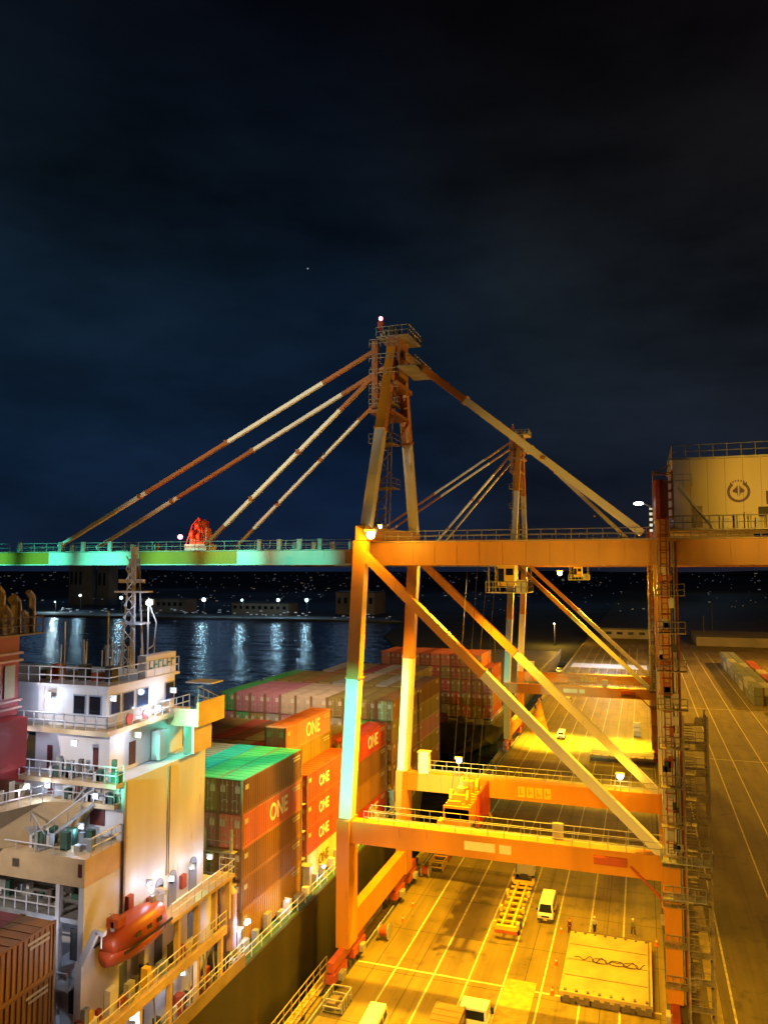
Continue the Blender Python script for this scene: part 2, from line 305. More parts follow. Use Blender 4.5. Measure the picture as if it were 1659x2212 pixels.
def make_crane(y0, label, top=64.6, near=True):
    """gantry crane: y0 = its middle along the quay"""
    root = empty('gantry_crane', (0, 0, 0), label, 'gantry crane')
    OW = [ORANGE, WHITE]
    ya, yb = y0 - 9.6, y0 + 9.6
    WX, LX = -28.5, 1.9
    for y, sgn in ((ya, -1), (yb, 1)):
        g = MB(); g.bar((WX, y, 2.6), (WX, y, 14.75), 1.35, 2.4, (0, 1, 0))
        p = Vector((WX, y, 14.75)); q = Vector((-27.0, y, 42.4)); t = (ZB1 - 14.75) / (42.4 - 14.75)
        seg(g, p, q, 1.3, 1.3, ((t, 1), (1, 0)), (0, 1, 0)); g.build('leg', OW, root)
        g = MB(); g.bar((LX, y, 2.6), (LX, y, 14.75), 1.35, 2.0, (0, 1, 0))
        p = Vector((LX, y, 14.75)); q = Vector((LX, y, 42.4))
        seg(g, p, q, 1.2, 1.3, ((t, 1), (1, 0)), (0, 1, 0)); g.build('leg', OW, root)
        # portal beam with walkway
        pb = MB().box(WX + .5, LX - .5, y - .65, y + .65, 12.5, 14.6).build('portal_beam', ORANGE, root)
        g = MB(); g.box(WX + 2, LX - .6, y + .65, y + 1.5, 14.5, 14.56); g.rail([(WX + 2, y - .6, 14.6), (LX - .7, y - .6, 14.6)], 1.1, 1.5); g.rail([(WX + 2, y + 1.5, 14.6), (LX - .7, y + 1.5, 14.6)], 1.1, 1.5); g.build('handrail', GALV, pb)
        # diagonal brace
        g = MB(); seg(g, (-26.7, y, 41.0), (LX - .5, y, 14.4), .85, .95, ((.43, 0), (1, 1)), (0, 1, 0)); g.build('diagonal_brace', OW, root)
    # sill beams along the rails, cross beams at girder level
    for x in (WX, LX):
        MB().box(x - .5, x + .5, ya + .95, yb - .95, 2.7, 5.3).build('sill_beam', ORANGE, root)
    for x in (-27.0, LX):
        MB().box(x - .55, x + .55, ya - .4, yb + .4, 42.45, 44.0).build('cross_beam', ORANGE, root)
    # bogies
    for x in (WX, LX):
        for y, s in ((ya, -1), (yb, 1)):
            bg_ = MB().box(x - .3, x + .3, y - 4.2, y + 4.2, 1.75, 2.65)
            for k in (-1, 1): bg_.box(x - .42, x + .42, y + k * 2.6 - 1.7, y + k * 2.6 + 1.7, .75, 1.6)
            bo = bg_.build('bogie', RED, root)
            if near:
                for k in range(8):
                    yy = y - 3.8 + k * 1.085
                    MB().tube((x - .22, yy, .44), (x + .22, yy, .44), .36, 12).build('wheel', DARK, bo)
                for b_ in ((x + .45, x + .95, y - 3.4, y - 2.4), (x + .45, x + .9, y + 2.3, y + 3.2), (x - .8, x - .43, y - 1, y + .2)): MB().box(*b_, .8, 1.45).build('drive_motor', GALV, bo)
    # girders and boom
    for y, s in ((y0 - 3.6, -1), (y0 + 3.6, 1)):
        g = MB().box(-29.2, 27, y - .6, y + .6, 39.95, 42.55).build('girder', ORANGE, root)
        st = MB()
        for k in range(23): st.box(-28 + k * 2.4, -27.96 + k * 2.4, y + s * .6, y + s * .66, 40.1, 42.4)
        st.box(-29.2, 27, y + s * .6, y + s * .72, 39.94, 40.04).box(-29.2, 27, y + s * .6, y + s * .72, 42.3, 42.38); st.build('stiffener', ORANGE, g)
        r = MB().box(-29, 27, y + s * .6, y + s * 1.5, 42.4, 42.46); r.rail([(-26, y + s * 1.5, 42.46), (1, y + s * 1.5, 42.46)], 1.1, 1.5); r.rail([(3, y + s * 1.5, 42.46), (27, y + s * 1.5, 42.46)], 1.1, 1.5); r.build('handrail', GALV, g)
        b_ = MB(); xs = [-29.7, -31, -44.5, -58, -71.6, -85]; mi = [0, 1, 0, 1, 0]
        for (p, q), k in zip(zip(xs, xs[1:]), mi): b_.box(q, p, y - .5, y + .5, 40.12, 41.75, k)
        bm_ = b_.build('boom', OW, root)
        MB().box(-85, -30, y + s * .5, y + s * .8, 40.0, 40.12).build('boom_flange', WHITE, bm_)  # lamp-lit lower edge of the boom painted as a white strip
        r = MB().box(-85, -30, y + s * .5, y + s * 1.3, 41.6, 41.66); r.rail([(-85, y + s * 1.3, 41.66), (-30, y + s * 1.3, 41.66)], 1.1, 2.0)
        for x in (-34, -36.5, -39, -41.5, -62, -66, -69.5, -76): r.box(x, x + .5, y + s * 1.0, y + s * 1.3, 41.7, 42.9)
        r.build('handrail', GALV, bm_)
    g = MB()
    for x in (-34, -44, -54, -64, -74, -84, -20, -10, 4, 14, 24): g.box(x - .3, x + .3, y0 - 3.0, y0 + 3.0, 41.0, 41.7)
    g.build('girder_tie', ORANGE, root)
    # A-frame mast
    ax, az = -26.3, top
    for y, yt in ((ya + .9, y0 - 1.5), (yb - .9, y0 + 1.5)):
        g = MB(); seg(g, (-26.8, y, 44), (ax, yt, az), 1.05, 1.1, ((.52, 1), (1, 0)), (0, 1, 0)); g.build('mast_leg', OW, root)
    # ladder tower inside the mast
    g = MB()
    for dx in (-.8, .8):
        for dy in (-3.2, -1.6): g.tube((ax - 1.2 + dx, y0 + dy, 43), (ax - .7 + dx * .8, y0 + dy * .6, az - 4), .07, 5)
    z = 44
    while z < az - 5:
        k = (z - 43) / (az - 47); cx = ax - 1.2 + .5 * k; c = y0 - 2.4 + .9 * k
        g.bar((cx - .8, c - .7, z), (cx + .8, c + .7, z + 2.2), .5, .06); g.tube((cx - .8, c - .8, z), (cx + .8, c - .8, z), .05, 4); g.tube((cx - .8, c - .8, z), (cx - .8, c + .8, z), .05, 4); g.tube((cx + .8, c - .8, z), (cx - .8, c - .8, z + 2.2), .04, 4)
        z += 2.2
    for z in (48.5, 53.5, 58):
        g.box(ax - 2.2, ax + .6, y0 - 3.4, y0 - .6, z, z + .08); g.rail([(ax - 2.2, y0 - 3.4, z), (ax + .6, y0 - 3.4, z), (ax + .6, y0 - .6, z)], 1.1, 1.2)
    g.build('ladder_tower', [mat('mast_ladder_steel', (.30, .22, .12), .6)], root)
    # mast head
    hd = MB().box(ax - .7, ax + .9, y0 - 1.7, y0 + 1.7, az - 3.2, az + 1.2).box(ax - 1.9, ax - 1.2, y0 - 3.3, y0 - 2.8, az - 7, az + .6).box(ax - 1.9, ax - 1.2, y0 + 2.8, y0 + 3.3, az - 7, az + .6)
    hd.box(ax - 1.6, ax + 1.0, y0 - 3.0, y0 + 3.0, az - 4.5, az - 4.0).box(ax - 2.2, ax + .4, y0 - 3.2, y0 + 3.2, az - 7.6, az - 7.2); hd = hd.build('mast_head', STAYO, root)
    g = MB().box(ax - 1.6, ax + 2.2, y0 - 2.6, y0 + 2.6, az + 1.2, az + 1.28); g.rail([(ax - 1.6, y0 - 2.6, az + 1.28), (ax + 2.2, y0 - 2.6, az + 1.28), (ax + 2.2, y0 + 2.6, az + 1.28), (ax - 1.6, y0 + 2.6, az + 1.28)], 1.1, .7, .045)
    for q in range(14): g.box(*(lambda a_, b_: (a_, a_ + .3, b_, b_ + .3))(ax - 1.2 + 2.8 * ((q * 37) % 14) / 14, y0 - 2.2 + 4 * ((q * 23) % 14) / 14), az + 1.3, az + 1.7 + 1.1 * ((q * 11) % 7) / 7)
    for q in range(5): g.tube((ax - 2.0, y0 - 3.5, az - 7 + q * 1.5), (ax - 2.0, y0 + 3.5, az - 7 + q * 1.5), .06, 5); g.rail([(ax - 2.1, y0 - 3.5, az - 7 + q * 1.7), (ax + 1.2, y0 - 3.5, az - 7 + q * 1.7)], .9, .6, .035)
    g.box(ax + 1.1, ax + 3.2, y0 - 3.4, y0 + 3.4, az - 2.6, az - 2.5); g.rail([(ax + 3.2, y0 - 3.4, az - 2.5), (ax + 3.2, y0 + 3.4, az - 2.5)], 1.1, .9)
    g.build('mast_platform', GALV, hd)
    for dy in (-1.3, -.5, .5, 1.3): MB().tube((ax - .1, y0 + dy - .15, az + 1.9), (ax - .1, y0 + dy + .15, az + 1.9), .75, 16).build('sheave', DARK, hd)
    MB().tube((ax - 1.6, y0 - 1, az + 1.2), (ax - 1.6, y0 - 1, az + 3.6), .09, 6).box(ax - 1.9, ax - 1.3, y0 - 1.3, y0 - .7, az + 2.7, az + 3.5).build('beacon_post', RED, hd)
    bl = MB().ball((ax - 1.6, y0 - 1, az + 3.9), .24).build('beacon_light', GLOWR if near else GALV, hd)
    # stays
    g = MB(); seg(g, (ax + .9, y0, az - .3), (.2, y0, 43.2), .8, 1.2, ((.28, 0), (1, 1)), (0, 1, 0)); g.tube((-10, y0 - .75, 51.5), (-9.5, y0 - .75, 51.4), .2); g.build('back_stay', OW, root)
    for dy in (-3.6, 3.6):
        for xe, zt, cuts in ((-70.5, az - .4, ((.15, 0), (.44, 1), (.70, 0), (1, 1))), (-49, az - 3.2, ((.2, 0), (.88, 1), (1, 0)))):
            g = MB(); p = (ax - 1.6, y0 + dy * .8, zt); q = (xe, y0 + dy, 42.4)
            seg(g, p, q, .40, .46, cuts, (0, 1, 0)); P = Vector(p); Q = Vector(q)
            for tt in (.44, .72): c = P.lerp(Q, tt); g.box(c.x - .26, c.x + .26, c.y - .26, c.y + .26, c.z - .28, c.z + .28, 0)
            g.build('fore_stay', [STAYO, STAYW], root)
    # machinery house on the back reach
    mh = MB().box(3.0, 22, y0 - 6.4, y0 + 6.4, 43.3, 49.75).build('machinery_house', CREAM, root)
    MB().box(2.8, 22.2, y0 - 6.6, y0 + 6.6, 49.76, 49.95).rail([(3, y0 - 6.5, 49.95), (22, y0 - 6.5, 49.95)], 1.2, 1.2, .04).rail([(3, y0 - 6.5, 49.95), (3, y0 + 6.5, 49.95)], 1.2, 1.2).build('roof_railing', GALV, mh)
    g = MB().box(2.6, 24, y0 - 7.9, y0 - 6.41, 43.1, 43.2); g.rail([(2.6, y0 - 7.9, 43.2), (24, y0 - 7.9, 43.2)], 1.2, 1.1, .045)
    for k in range(9): x = 7.2 + k * .9; g.box(x, x + .5, y0 - 6.9, y0 - 6.42, 43.2, 44.2 + (k % 3) * .25)
    g.bar((3.4, y0 - 7.0, 47.2), (6.4, y0 - 7.0, 43.3), .7, .12); g.rail([(3.1, y0 - 7.4, 47.2), (4.6, y0 - 7.4, 47.2)], 1.1, .7)
    g.build('house_walkway', GALV, mh)
    g = MB()
    for k in range(13): g.box(3.0 + k * 1.5, 3.03 + k * 1.5, y0 - 6.412, y0 - 6.4, 43.4, 49.7)
    g.build('panel_joint', PIPE, mh)
    MB().box(4.6, 5.5, y0 - 6.44, y0 - 6.4, 43.4, 45.4).build('door', PIPE, mh)
    for x in (10.2, 15, 18): MB().box(x, x + 1.1, y0 - 6.46, y0 - 6.4, 44.3, 45.2).build('louver', DARK, mh)
    if near:
        # emblem: ring, ticks above, two mirrored leaves with a stem
        ex, ez, ey = 8.62, 46.62, y0 - 6.43
        em = MB()
        for i in range(40):
            a0, a1 = 2 * math.pi * i / 40, 2 * math.pi * (i + .92) / 40
            if math.radians(55) < a0 < math.radians(125): continue
            r0, r1 = .74, .98
            em.add([(ex + r0 * math.cos(a0), ey, ez + r0 * math.sin(a0)), (ex + r1 * math.cos(a0), ey, ez + r1 * math.sin(a0)), (ex + r1 * math.cos(a1), ey, ez + r1 * math.sin(a1)), (ex + r0 * math.cos(a1), ey, ez + r0 * math.sin(a1)),
                    (ex + r0 * math.cos(a0), ey + .03, ez + r0 * math.sin(a0)), (ex + r1 * math.cos(a0), ey + .03, ez + r1 * math.sin(a0)), (ex + r1 * math.cos(a1), ey + .03, ez + r1 * math.sin(a1)), (ex + r0 * math.cos(a1), ey + .03, ez + r0 * math.sin(a1))],
                   [(0, 1, 2, 3), (7, 6, 5, 4), (0, 4, 5, 1), (1, 5, 6, 2), (2, 6, 7, 3), (3, 7, 4, 0)])
        for i in range(7):
            a0 = math.radians(50 + i * 13.3); r = 1.02
            em.box(ex + r * math.cos(a0) - .05, ex + r * math.cos(a0) + .05, ey, ey + .03, ez + r * math.sin(a0) - .09, ez + r * math.sin(a0) + .09)
        for s in (-1, 1):
            pl = [(.07, .62), (.22, .40), (.52, .12), (.44, -.05), (.16, -.12), (.07, -.45)]
            vs = [(ex + s * x, ey, ez + z) for x, z in pl] + [(ex + s * x, ey + .03, ez + z) for x, z in pl]; nn = len(pl)
            em.add(vs, [tuple(range(nn)), tuple(range(2 * nn - 1, nn - 1, -1))] + [(i, (i + 1) % nn, nn + (i + 1) % nn, nn + i) for i in range(nn)])
        em.build('emblem', PURPLE, mh)
        o = bpy.data.objects.new('lettering', text_mesh('N', 1.7, .02, .03)); COL.objects.link(o); o.data.materials.append(PURPLE); o.parent = mh
        o.matrix_local = Matrix(((1, 0, 0, 11.45), (0, 0, -1, ey - .01), (0, 1, 0, 45.95), (0, 0, 0, 1)))
    # operator cab under the trolley
    cy = y0 - .6
    tr = MB().box(-17.5, -11.5, y0 - 2.9, y0 + 2.9, 40.2, 41.2).box(-17.2, -16.8, y0 - 2.8, y0 + 2.8, 41.2, 42.3).box(-12.2, -11.8, y0 - 2.8, y0 + 2.8, 41.2, 42.3).build('trolley', GALV, root)
    cb = MB().box(-14.5, -12.7, cy - 1.3, cy + 1.3, 37.75, 40.0).build('operator_cab', YELLOW, root)
    for b_ in ((-14.56, -14.5, cy - 1.2, cy + 1.2, 37.9, 39.5), (-13.6, -12.8, cy - 1.34, cy - 1.3, 38.9, 39.6), (-14.45, -13.8, cy - 1.34, cy - 1.3, 38.2, 39.6)): MB().box(*b_).build('window', GLASS, cb)
    g = MB().box(-15.6, -11.2, cy - 2.0, cy + 2.0, 37.0, 37.1); g.rail([(-15.6, cy - 2, 37.1), (-11.2, cy - 2, 37.1), (-11.2, cy + 2, 37.1)], 1.1, .7, .05); g.box(-12.5, -11.4, cy - 1.6, cy - .4, 37.1, 38.4)
    for x in (-15.3, -11.4): g.tube((x, cy - 1.9, 37.1), (x, cy - 1.9, 40.2), .07, 5); g.tube((x, cy + 1.9, 37.1), (x, cy + 1.9, 40.2), .07, 5)
    g.build('cab_platform', GALV, cb)
    # stair tower beside the landward leg
    g = MB(); sx0, sx1, sy0, sy1 = LX + 1.15, LX + 3.1, ya - 1.7, ya + 1.7
    for x in (sx0, sx1):
        for y in (sy0, sy1): g.box(x - .08, x + .08, y - .08, y + .08, 0.2, 27.0)
    k = 0; z = 2.6
    while z < 26.5:
        g.box(sx0, sx1, sy0, sy0 + .9, z, z + .06); g.box(sx0, sx1, sy1 - .9, sy1, z + 1.1, z + 1.16)
        g.rail([(sx0, sy0, z), (sx1, sy0, z), (sx1, sy1, z + 1.1)], 1.05, .8, .03); g.rail([(sx0, sy0, z), (sx0, sy1, z + 1.1)], 1.05, .8, .03)
        xm = (sx0 + sx1) / 2
        for i in range(7):
            yy = sy0 + .6 + i * .32; g.box(sx0 + .05, xm - .05, yy, yy + .26, z + i * .17, z + i * .17 + .04); g.box(xm + .05, sx1 - .05, yy, yy + .26, z + 2.1 - i * .15, z + 2.14 - i * .15)
        z += 2.2
    for k in range(5):
        yy = sy0 + .5 + k * .6; g.box(sx1 - .03, sx1 + .03, yy - .03, yy + .03, .3, 26.8); g.box(sx0 - .03, sx0 + .03, yy - .03, yy + .03, .3, 26.8)
    g.build('stair_tower', STAIR, root)
    g = MB()
    for dx in (-.25, .25): g.tube((LX + dx, ya - .75, 15), (LX + dx, ya - .75, 44), .05, 5)
    z = 15
    while z < 44: g.tube((LX - .25, ya - .75, z), (LX + .25, ya - .75, z), .03, 4); z += .5
    z = 16
    while z < 44:
        g.path([(LX - .35, ya - .72, z), (LX - .4, ya - 1.3, z), (LX + .4, ya - 1.3, z), (LX + .35, ya - .72, z)], .04, 4); z += 1.4
    g.build('cage_ladder', RED, root)
    g = MB().box(LX - .9, LX + 3.2, ya - 2.2, ya - .8, 14.6, 14.7); g.rail([(LX - .9, ya - 2.2, 14.7), (LX + 3.2, ya - 2.2, 14.7), (LX + 3.2, ya + 1.6, 14.7)], 1.1, .8, .04)
    g.box(LX - .9, LX + 2.6, ya - 2.2, ya - .8, 11.6, 11.7); g.rail([(LX - .9, ya - 2.2, 11.7), (LX + 2.6, ya - 2.2, 11.7)], 1.1, .8, .04); g.build('leg_platform', GALV, root)
    random.seed(int(y0))
    for k in range(11):
        z = 4.2 + k * 3.3; g = MB().box(LX - .8, LX + 1.6, ya - 1.75, ya - .8, z, z + .07); g.rail([(LX - .8, ya - 1.72, z), (LX + 1.6, ya - 1.72, z)], 1.05, .6, .04); g.build('ladder_landing', STAIR, root)
        for q in range(3): xx = LX - .62 + 1.1 * random.random(); zz = z + .3 + 2 * random.random(); MB().box(xx, xx + .3 + .3 * random.random(), ya - .95, ya - .68, zz, zz + .4 + .6 * random.random()).build('junction_box', random.choice((GALV, RED, CREAM, DARK)), root)
    for q, (xx, rr) in enumerate(((LX + .80, .07), (LX + .95, .05), (LX + 1.06, .08), (LX - .55, .05), (LX + .5, .06))):
        MB().tube((xx, ya - .72 - .02 * q, 2.6), (xx, ya - .72 - .02 * q, 42), rr, 5).build('cable_conduit', [GALV, DARK, RED][q % 3], root)
    g = MB().tube((LX + .95, yb - .2, 3), (LX + .95, yb - .2, 42), .16, 6).tube((LX - .2, ya - .75, 44), (LX - .2, ya - .75, 47.5), .5, 8)
    g.build('cable_duct', RED, root)
    g = MB()
    for dx in (-.7, .9):
        for dy in (-.6, .8): g.tube((LX + dx, ya + dy, 44), (LX + dx, ya + dy, 48.4), .07, 5)
    for k in range(6):
        z = 44.2 + k * .8; g.path([(LX - .7, ya - .6, z), (LX + .9, ya - .6, z), (LX + .9, ya + .8, z), (LX - .7, ya + .8, z), (LX - .7, ya - .6, z)], .05, 4); g.tube((LX - .7, ya - .6, z), (LX + .9, ya - .6, z + .8), .04, 4)
    g.box(LX - .2, LX + .5, ya, ya + .5, 44, 47.6); g.build('lattice_post', ORANGE, root)
    # cabinets, number plates
    MB().box(-26.5, -25.2, yb - .5, yb + .6, 14.6, 17.0).box(-26.6, -25.1, yb - .6, yb + .7, 17.0, 17.15).build('switch_cabinet', CREAM, root)
    g = MB()
    for k in range(4): g.box(-14.3 + k * 1.0, -13.5 + k * 1.0, yb - .69, yb - .65, 12.9, 14.1, 0); g.box(-14.1 + k * 1.0, -13.7 + k * 1.0, yb - .70, yb - .69, 13.2 + .2 * (k % 2), 13.35 + .2 * (k % 2), 1); g.box(-14.1 + k, -13.98 + k, yb - .70, yb - .69, 13.15, 13.9, 1)
    g.build('number_plate', [YELLOW, ORANGE], root)
    g = MB().box(-16.4, -13.5, ya - .69, ya - .65, 13.2, 14.0).box(-13.1, -12.0, ya - .69, ya - .65, 13.2, 14.0).build('sign_plate', CREAM, root)
    MB().box(-4.6, -1.8, ya - 1.2, ya - .66, 13.5, 14.1).build('cable_reel_drive', RED, root)
    MB().tube((-1.5, ya - 1.1, 13.6), (1.2, ya - 1.1, 11.0), .12, 6).build('cable_conduit', RED, root)
    MB().box(-8.4, -7.4, ya + .7, ya + 1.2, 14.6, 16.0).build('junction_box', GALV, root)
    # lamps
    if near:
        floodlight(root, (-25.7, ya - .9, 43.0), GLOWS, .45, 2600, SOD, (.5, -1.0, -.4))
        floodlight(root, (-24.7, ya - .9, 43.8), GLOWC, .18)
        floodlight(root, (-21.3, yb - .9, 16.6), GLOWS, .34, 700, SOD, (0, -.8, .3))
        floodlight(root, (-2.8, yb - .9, 16.3), GLOWS, .36, 700, SOD, (0, -.8, .3))
        for x, y, z in ((-21.3, yb - .9, 16.6), (-2.8, yb - .9, 16.3)): MB().tube((x, y, 14.5), (x, y, z), .05, 5).build('lamp_post', GALV, root)
        MB().tube((.9, ya + 1, 43.5), (.9, ya + 1, 45.3), .06, 6).tube((.9, ya + 1, 45.3), (.1, ya + 1, 45.7), .06, 6).build('lamp_post', GALV, root)
        MB().ball((-.1, ya + 1, 45.6), .32, 10, 0, (1.4, 1, .5)).build('lens', GLOWC, root)
        MB().box(.8, 1.05, ya - .95, ya - .62, 42.9, 45.0).build('lit_panel', mat('lit_panel_lens', (.8, .8, .75), .4, emit=(.9, .86, .7), es=.8), root)
        for k in range(4): MB().box(.72, 1.12, ya - 1.0, ya - .95, 43.1 + k * .5, 43.35 + k * .5).build('panel_vent', GREENDECK, root)
    else:
        floodlight(root, (-16.8, ya + .6, 38.6), GLOWS, .5, 3000, SOD, (0, -1, -1))
    return root
crane = make_crane(82.5, 'big orange and white gantry crane with cream machinery house standing on the quay')
crane2 = make_crane(178.5, 'smaller-looking orange and white gantry crane standing far behind the big one', 69.5, False)

# red hoist on the boom of the first crane
hb = empty('boom_hoist', (-52, 82.5, 42.6), 'small bright red hoist housing sitting on top of the crane boom', 'hoist')
HR = mat('hoist_red', (.66, .08, .02), .5, rust=.3)
for x, w, h in ((-1.0, .45, 1.7), (-.45, .3, 2.7), (.0, .5, 3.1), (.55, .28, 2.9), (.9, .3, 2.0)): MB().add([(x, -.9, 0), (x + w, -.9, 0), (x + w * .8, -.7, h), (x + w * .2, -.7, h), (x, .9, 0), (x + w, .9, 0), (x + w * .8, .6, h), (x + w * .2, .6, h)], [(0, 1, 2, 3), (7, 6, 5, 4), (0, 4, 5, 1), (1, 5, 6, 2), (2, 6, 7, 3), (3, 7, 4, 0)]).build('side_plate', HR, hb)
for x, z, r in ((-.4, 1.2, .55), (.35, 2.3, .45), (.5, .9, .5)): MB().tube((x - .2, -1.0, z), (x + .2, -1.0, z), r, 14).build('sheave', HR, hb)
MB().path([(-1.4, -1, 0), (-.6, -.9, 2.4), (.3, -.9, 3.3), (1.3, -1, .3)], .07, 6).build('strut', HR, hb)
MB().box(-1.5, 1.6, -1.2, 1.2, -.9, 0).tube((1.5, -1.1, 0), (1.5, -1.1, 2.0), .06).build('base_frame', GALV, hb)
MB().ball((-2.0, -1.4, .9), .3).build('warning_light', GLOWR, hb)
lamp('lamp', (-53.4, 79.6, 43.9), 620, (1, .22, .08), .2)  # added lamp that reddens the hoist housing

# spreader hanging between the portal frames
SPR = mat('spreader_red_paint', (.66, .13, .02), .4, var=.3, rust=.3)
sp = empty('container_spreader', (-19.4, 86.0, 10.7), 'orange and red container spreader hanging on ropes between the crane legs', 'spreader')
sp.scale = (1.12, 1, 1.25)
MB().box(-.5, .5, -3.6, 3.6, .2, 1.0).build('main_beam', SPR, sp)
for x in (-.35, .35): MB().box(x - .15, x + .15, -6, 6, .3, .8).build('telescopic_beam', YELLOW, sp)
for s in (-1, 1):
    eb = MB().box(-1.25, 1.25, s * 6 - .25, s * 6 + .25, .1, 1.0).build('end_beam', SPR, sp)
    for q in (-1, 1): MB().bar((q * 1.1, s * 6.1, .2), (q * 1.5, s * 6.6, -.6), .35, .12).build('corner_guide', YELLOW, eb)
hbk = MB().box(-1.2, 1.2, -4.2, 4.2, 1.5, 2.5)
for k in range(9): hbk.box(-1.3, 1.3, -4.2 + k, -3.9 + k, 1.0, 2.7)
for k in range(8): hbk.box(-1.0 + .25 * (k % 3), .3 + .3 * (k % 2), -3.8 + k, -3.3 + k, 2.5, 3.0 + .35 * (k % 3))
hbk = hbk.build('headblock', mat('headblock_amber_paint', (.70, .30, .03), .45, var=.35, rust=.35), sp)
for x in (-.8, .8):
    for y in (-2.6, 2.6): MB().tube((x - .14, y, 3.1), (x + .14, y, 3.1), .65, 14).build('sheave', YELLOW, hbk)
MB().box(1.3, 1.5, -.5, 6.0, .2, 3.0).build('cable_basket', mat('basket_red', (.66, .06, .02), .45), sp)
for k in range(4): MB().box(-1.6, -1.2, -5.6 + 2.6 * k, -4.2 + 2.6 * k, .6, 1.7).build('drive_housing', YELLOW, sp)
for x in (-.8, .8):
    for y in (-2.6, 2.6): MB().tube((x, y, 3.4), (x * 1.2 + 2.6, y - 3.5, 23.2), .02, 5).build('hoist_rope', DARK, sp)

# ------------------------------------------------------------------ containers
def container_body(Ly, H):
    w = 1.219; mb = MB(); p = .42; d = .05; n = int(Ly / p); p = (Ly - .4) / n; z0, z1 = .16, H - .12
    for sx in (1, -1):
        y = -Ly / 2 + .2; pts = []
        for i in range(n):
            for t, dd in ((0, d), (.35, d), (.5, 0), (.85, 0)): pts.append((y + (i + t) * p, dd))
        pts.append((Ly / 2 - .2, d))
        vs = [(sx * (w - .02 - dd), yy, z0) for yy, dd in pts] + [(sx * (w - .02 - dd), yy, z1) for yy, dd in pts]; k = len(pts)
        mb.add(vs, [(i, i + 1, k + i + 1, k + i) for i in range(k - 1)])
        mb.box(min(sx * w, sx * (w - .12)), max(sx * w, sx * (w - .12)), -Ly / 2, Ly / 2, 0.0, .17)
        mb.box(min(sx * w, sx * (w - .09)), max(sx * w, sx * (w - .09)), -Ly / 2, Ly / 2, H - .12, H)
        for sy in (-1, 1):
            a0, a1 = sorted((sx * (w + .004), sx * (w - .16))); b0, b1 = sorted((sy * (Ly / 2 + .004), sy * (Ly / 2 - .17)))
            mb.box(a0, a1, b0, b1, .003, H + .012, 1)
    mb.box(-w + .1, w - .1, -Ly / 2 + .03, Ly / 2 - .03, .05, .12)
    k = int(Ly / .8)
    for i in range(k):
        y = -Ly / 2 + .2 + i * (Ly - .4) / k; mb.box(-w + .08, w - .08, y, y + (Ly - .4) / k * .55, H - .05, H - .015)
    mb.box(-w + .08, w - .08, -Ly / 2 + .05, Ly / 2 - .05, H - .09, H - .045)
    mb.box(-w + .16, w - .16, -Ly / 2 + .06, -Ly / 2 + .12, .1, H - .1); mb.box(-w + .16, w - .16, Ly / 2 - .12, Ly / 2 - .05, .1, H - .1)
    for sx in (1, -1):
        for q in range(2): mb.box(*sorted((sx * (w - .021), sx * (w - .005))), Ly / 2 - 2.2 + .2 * q, Ly / 2 - .5, H - .55 - .28 * q, H - .40 - .28 * q, 2)
        mb.box(*sorted((sx * (w - .021), sx * (w - .005))), -Ly / 2 + .5, -Ly / 2 + 1.1, H - .9, H - .5, 2)
    return mb
def door_mesh(Ly, H, s):
    mb = MB(); a0, a1 = sorted((s * .02, s * 1.05)); y = -Ly / 2
    mb.box(a0, a1, y + .01, y + .06, .17, H - .14, 0)
    for k in range(4):
        z = .35 + k * (H - .7) / 4; mb.box(a0 + .06, a1 - .06, y - .005, y + .01, z, z + (H - .7) / 4 * .6, 0)
    for x in (.28, .72):
        mb.tube((s * x, y - .05, .12), (s * x, y - .05, H - .1), .032, 5, 1)
        for z in (.3, 1.0, H - .5): mb.box(s * x - .09, s * x + .09, y - .07, y, z, z + .1, 1)
    mb.box(*sorted((s * .28, s * .62)), y - .075, y - .04, 1.15, 1.22, 1)
    mb.box(*sorted((s * .5, s * .95)), y - .012, y, H * .62, H * .82, 2)
    return mb
C_ME = {}
POSTM = mat('container_corner_steel', (.20, .12, .06), .6, rust=.5)
DECAL = mat('container_marking_paint', (.50, .47, .40), .5, var=.3)
def cmesh(Ly, H):
    k = (Ly, H)
    if k not in C_ME:
        o = container_body(Ly, H).build('shipping_container', [ORANGE, POSTM, DECAL]); d = [door_mesh(Ly, H, s).build('door', [ORANGE, GALV, DECAL]) for s in (-1, 1)]
        C_ME[k] = (o.data, [x.data for x in d])
        for x in [o] + d: bpy.data.objects.remove(x)
    return C_ME[k]
CC = {}
def cmat(key):
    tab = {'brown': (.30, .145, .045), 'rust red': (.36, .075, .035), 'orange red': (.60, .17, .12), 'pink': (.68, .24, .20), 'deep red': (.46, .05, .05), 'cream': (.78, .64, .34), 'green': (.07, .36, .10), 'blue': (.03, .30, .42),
           'scarlet': (.60, .085, .06), 'slate': (.15, .17, .17), 'olive': (.26, .20, .05), 'beige': (.48, .38, .28), 'mauve': (.40, .17, .22), 'grey': (.30, .30, .28), 'amber': (.46, .24, .03), 'dark brown': (.20, .09, .035), 'maroon': (.28, .05, .06)}
    if key not in CC: CC[key] = mat('container_paint_' + key.replace(' ', '_'), tab[key], .5, var=.28, scale=.5, rust=.3, rustcol=(.14, .06, .025), streak=True, bump=.35, bscale=1.3)
    return CC[key]
ONE_ME = {}
def one_mesh(m):
    if m.name not in ONE_ME:
        me = text_mesh('ONE', 2.1, .012, .05); me.materials.append(m); ONE_ME[m.name] = me
    return ONE_ME[m.name]
ORD = ['bottom', 'second', 'third', 'fourth', 'fifth', 'sixth', 'seventh']
ROW = ['quayside', 'second', 'third', 'fourth', 'fifth', 'sixth', 'seventh', 'eighth', 'ninth', 'tenth', 'eleventh', 'twelfth', 'thirteenth']
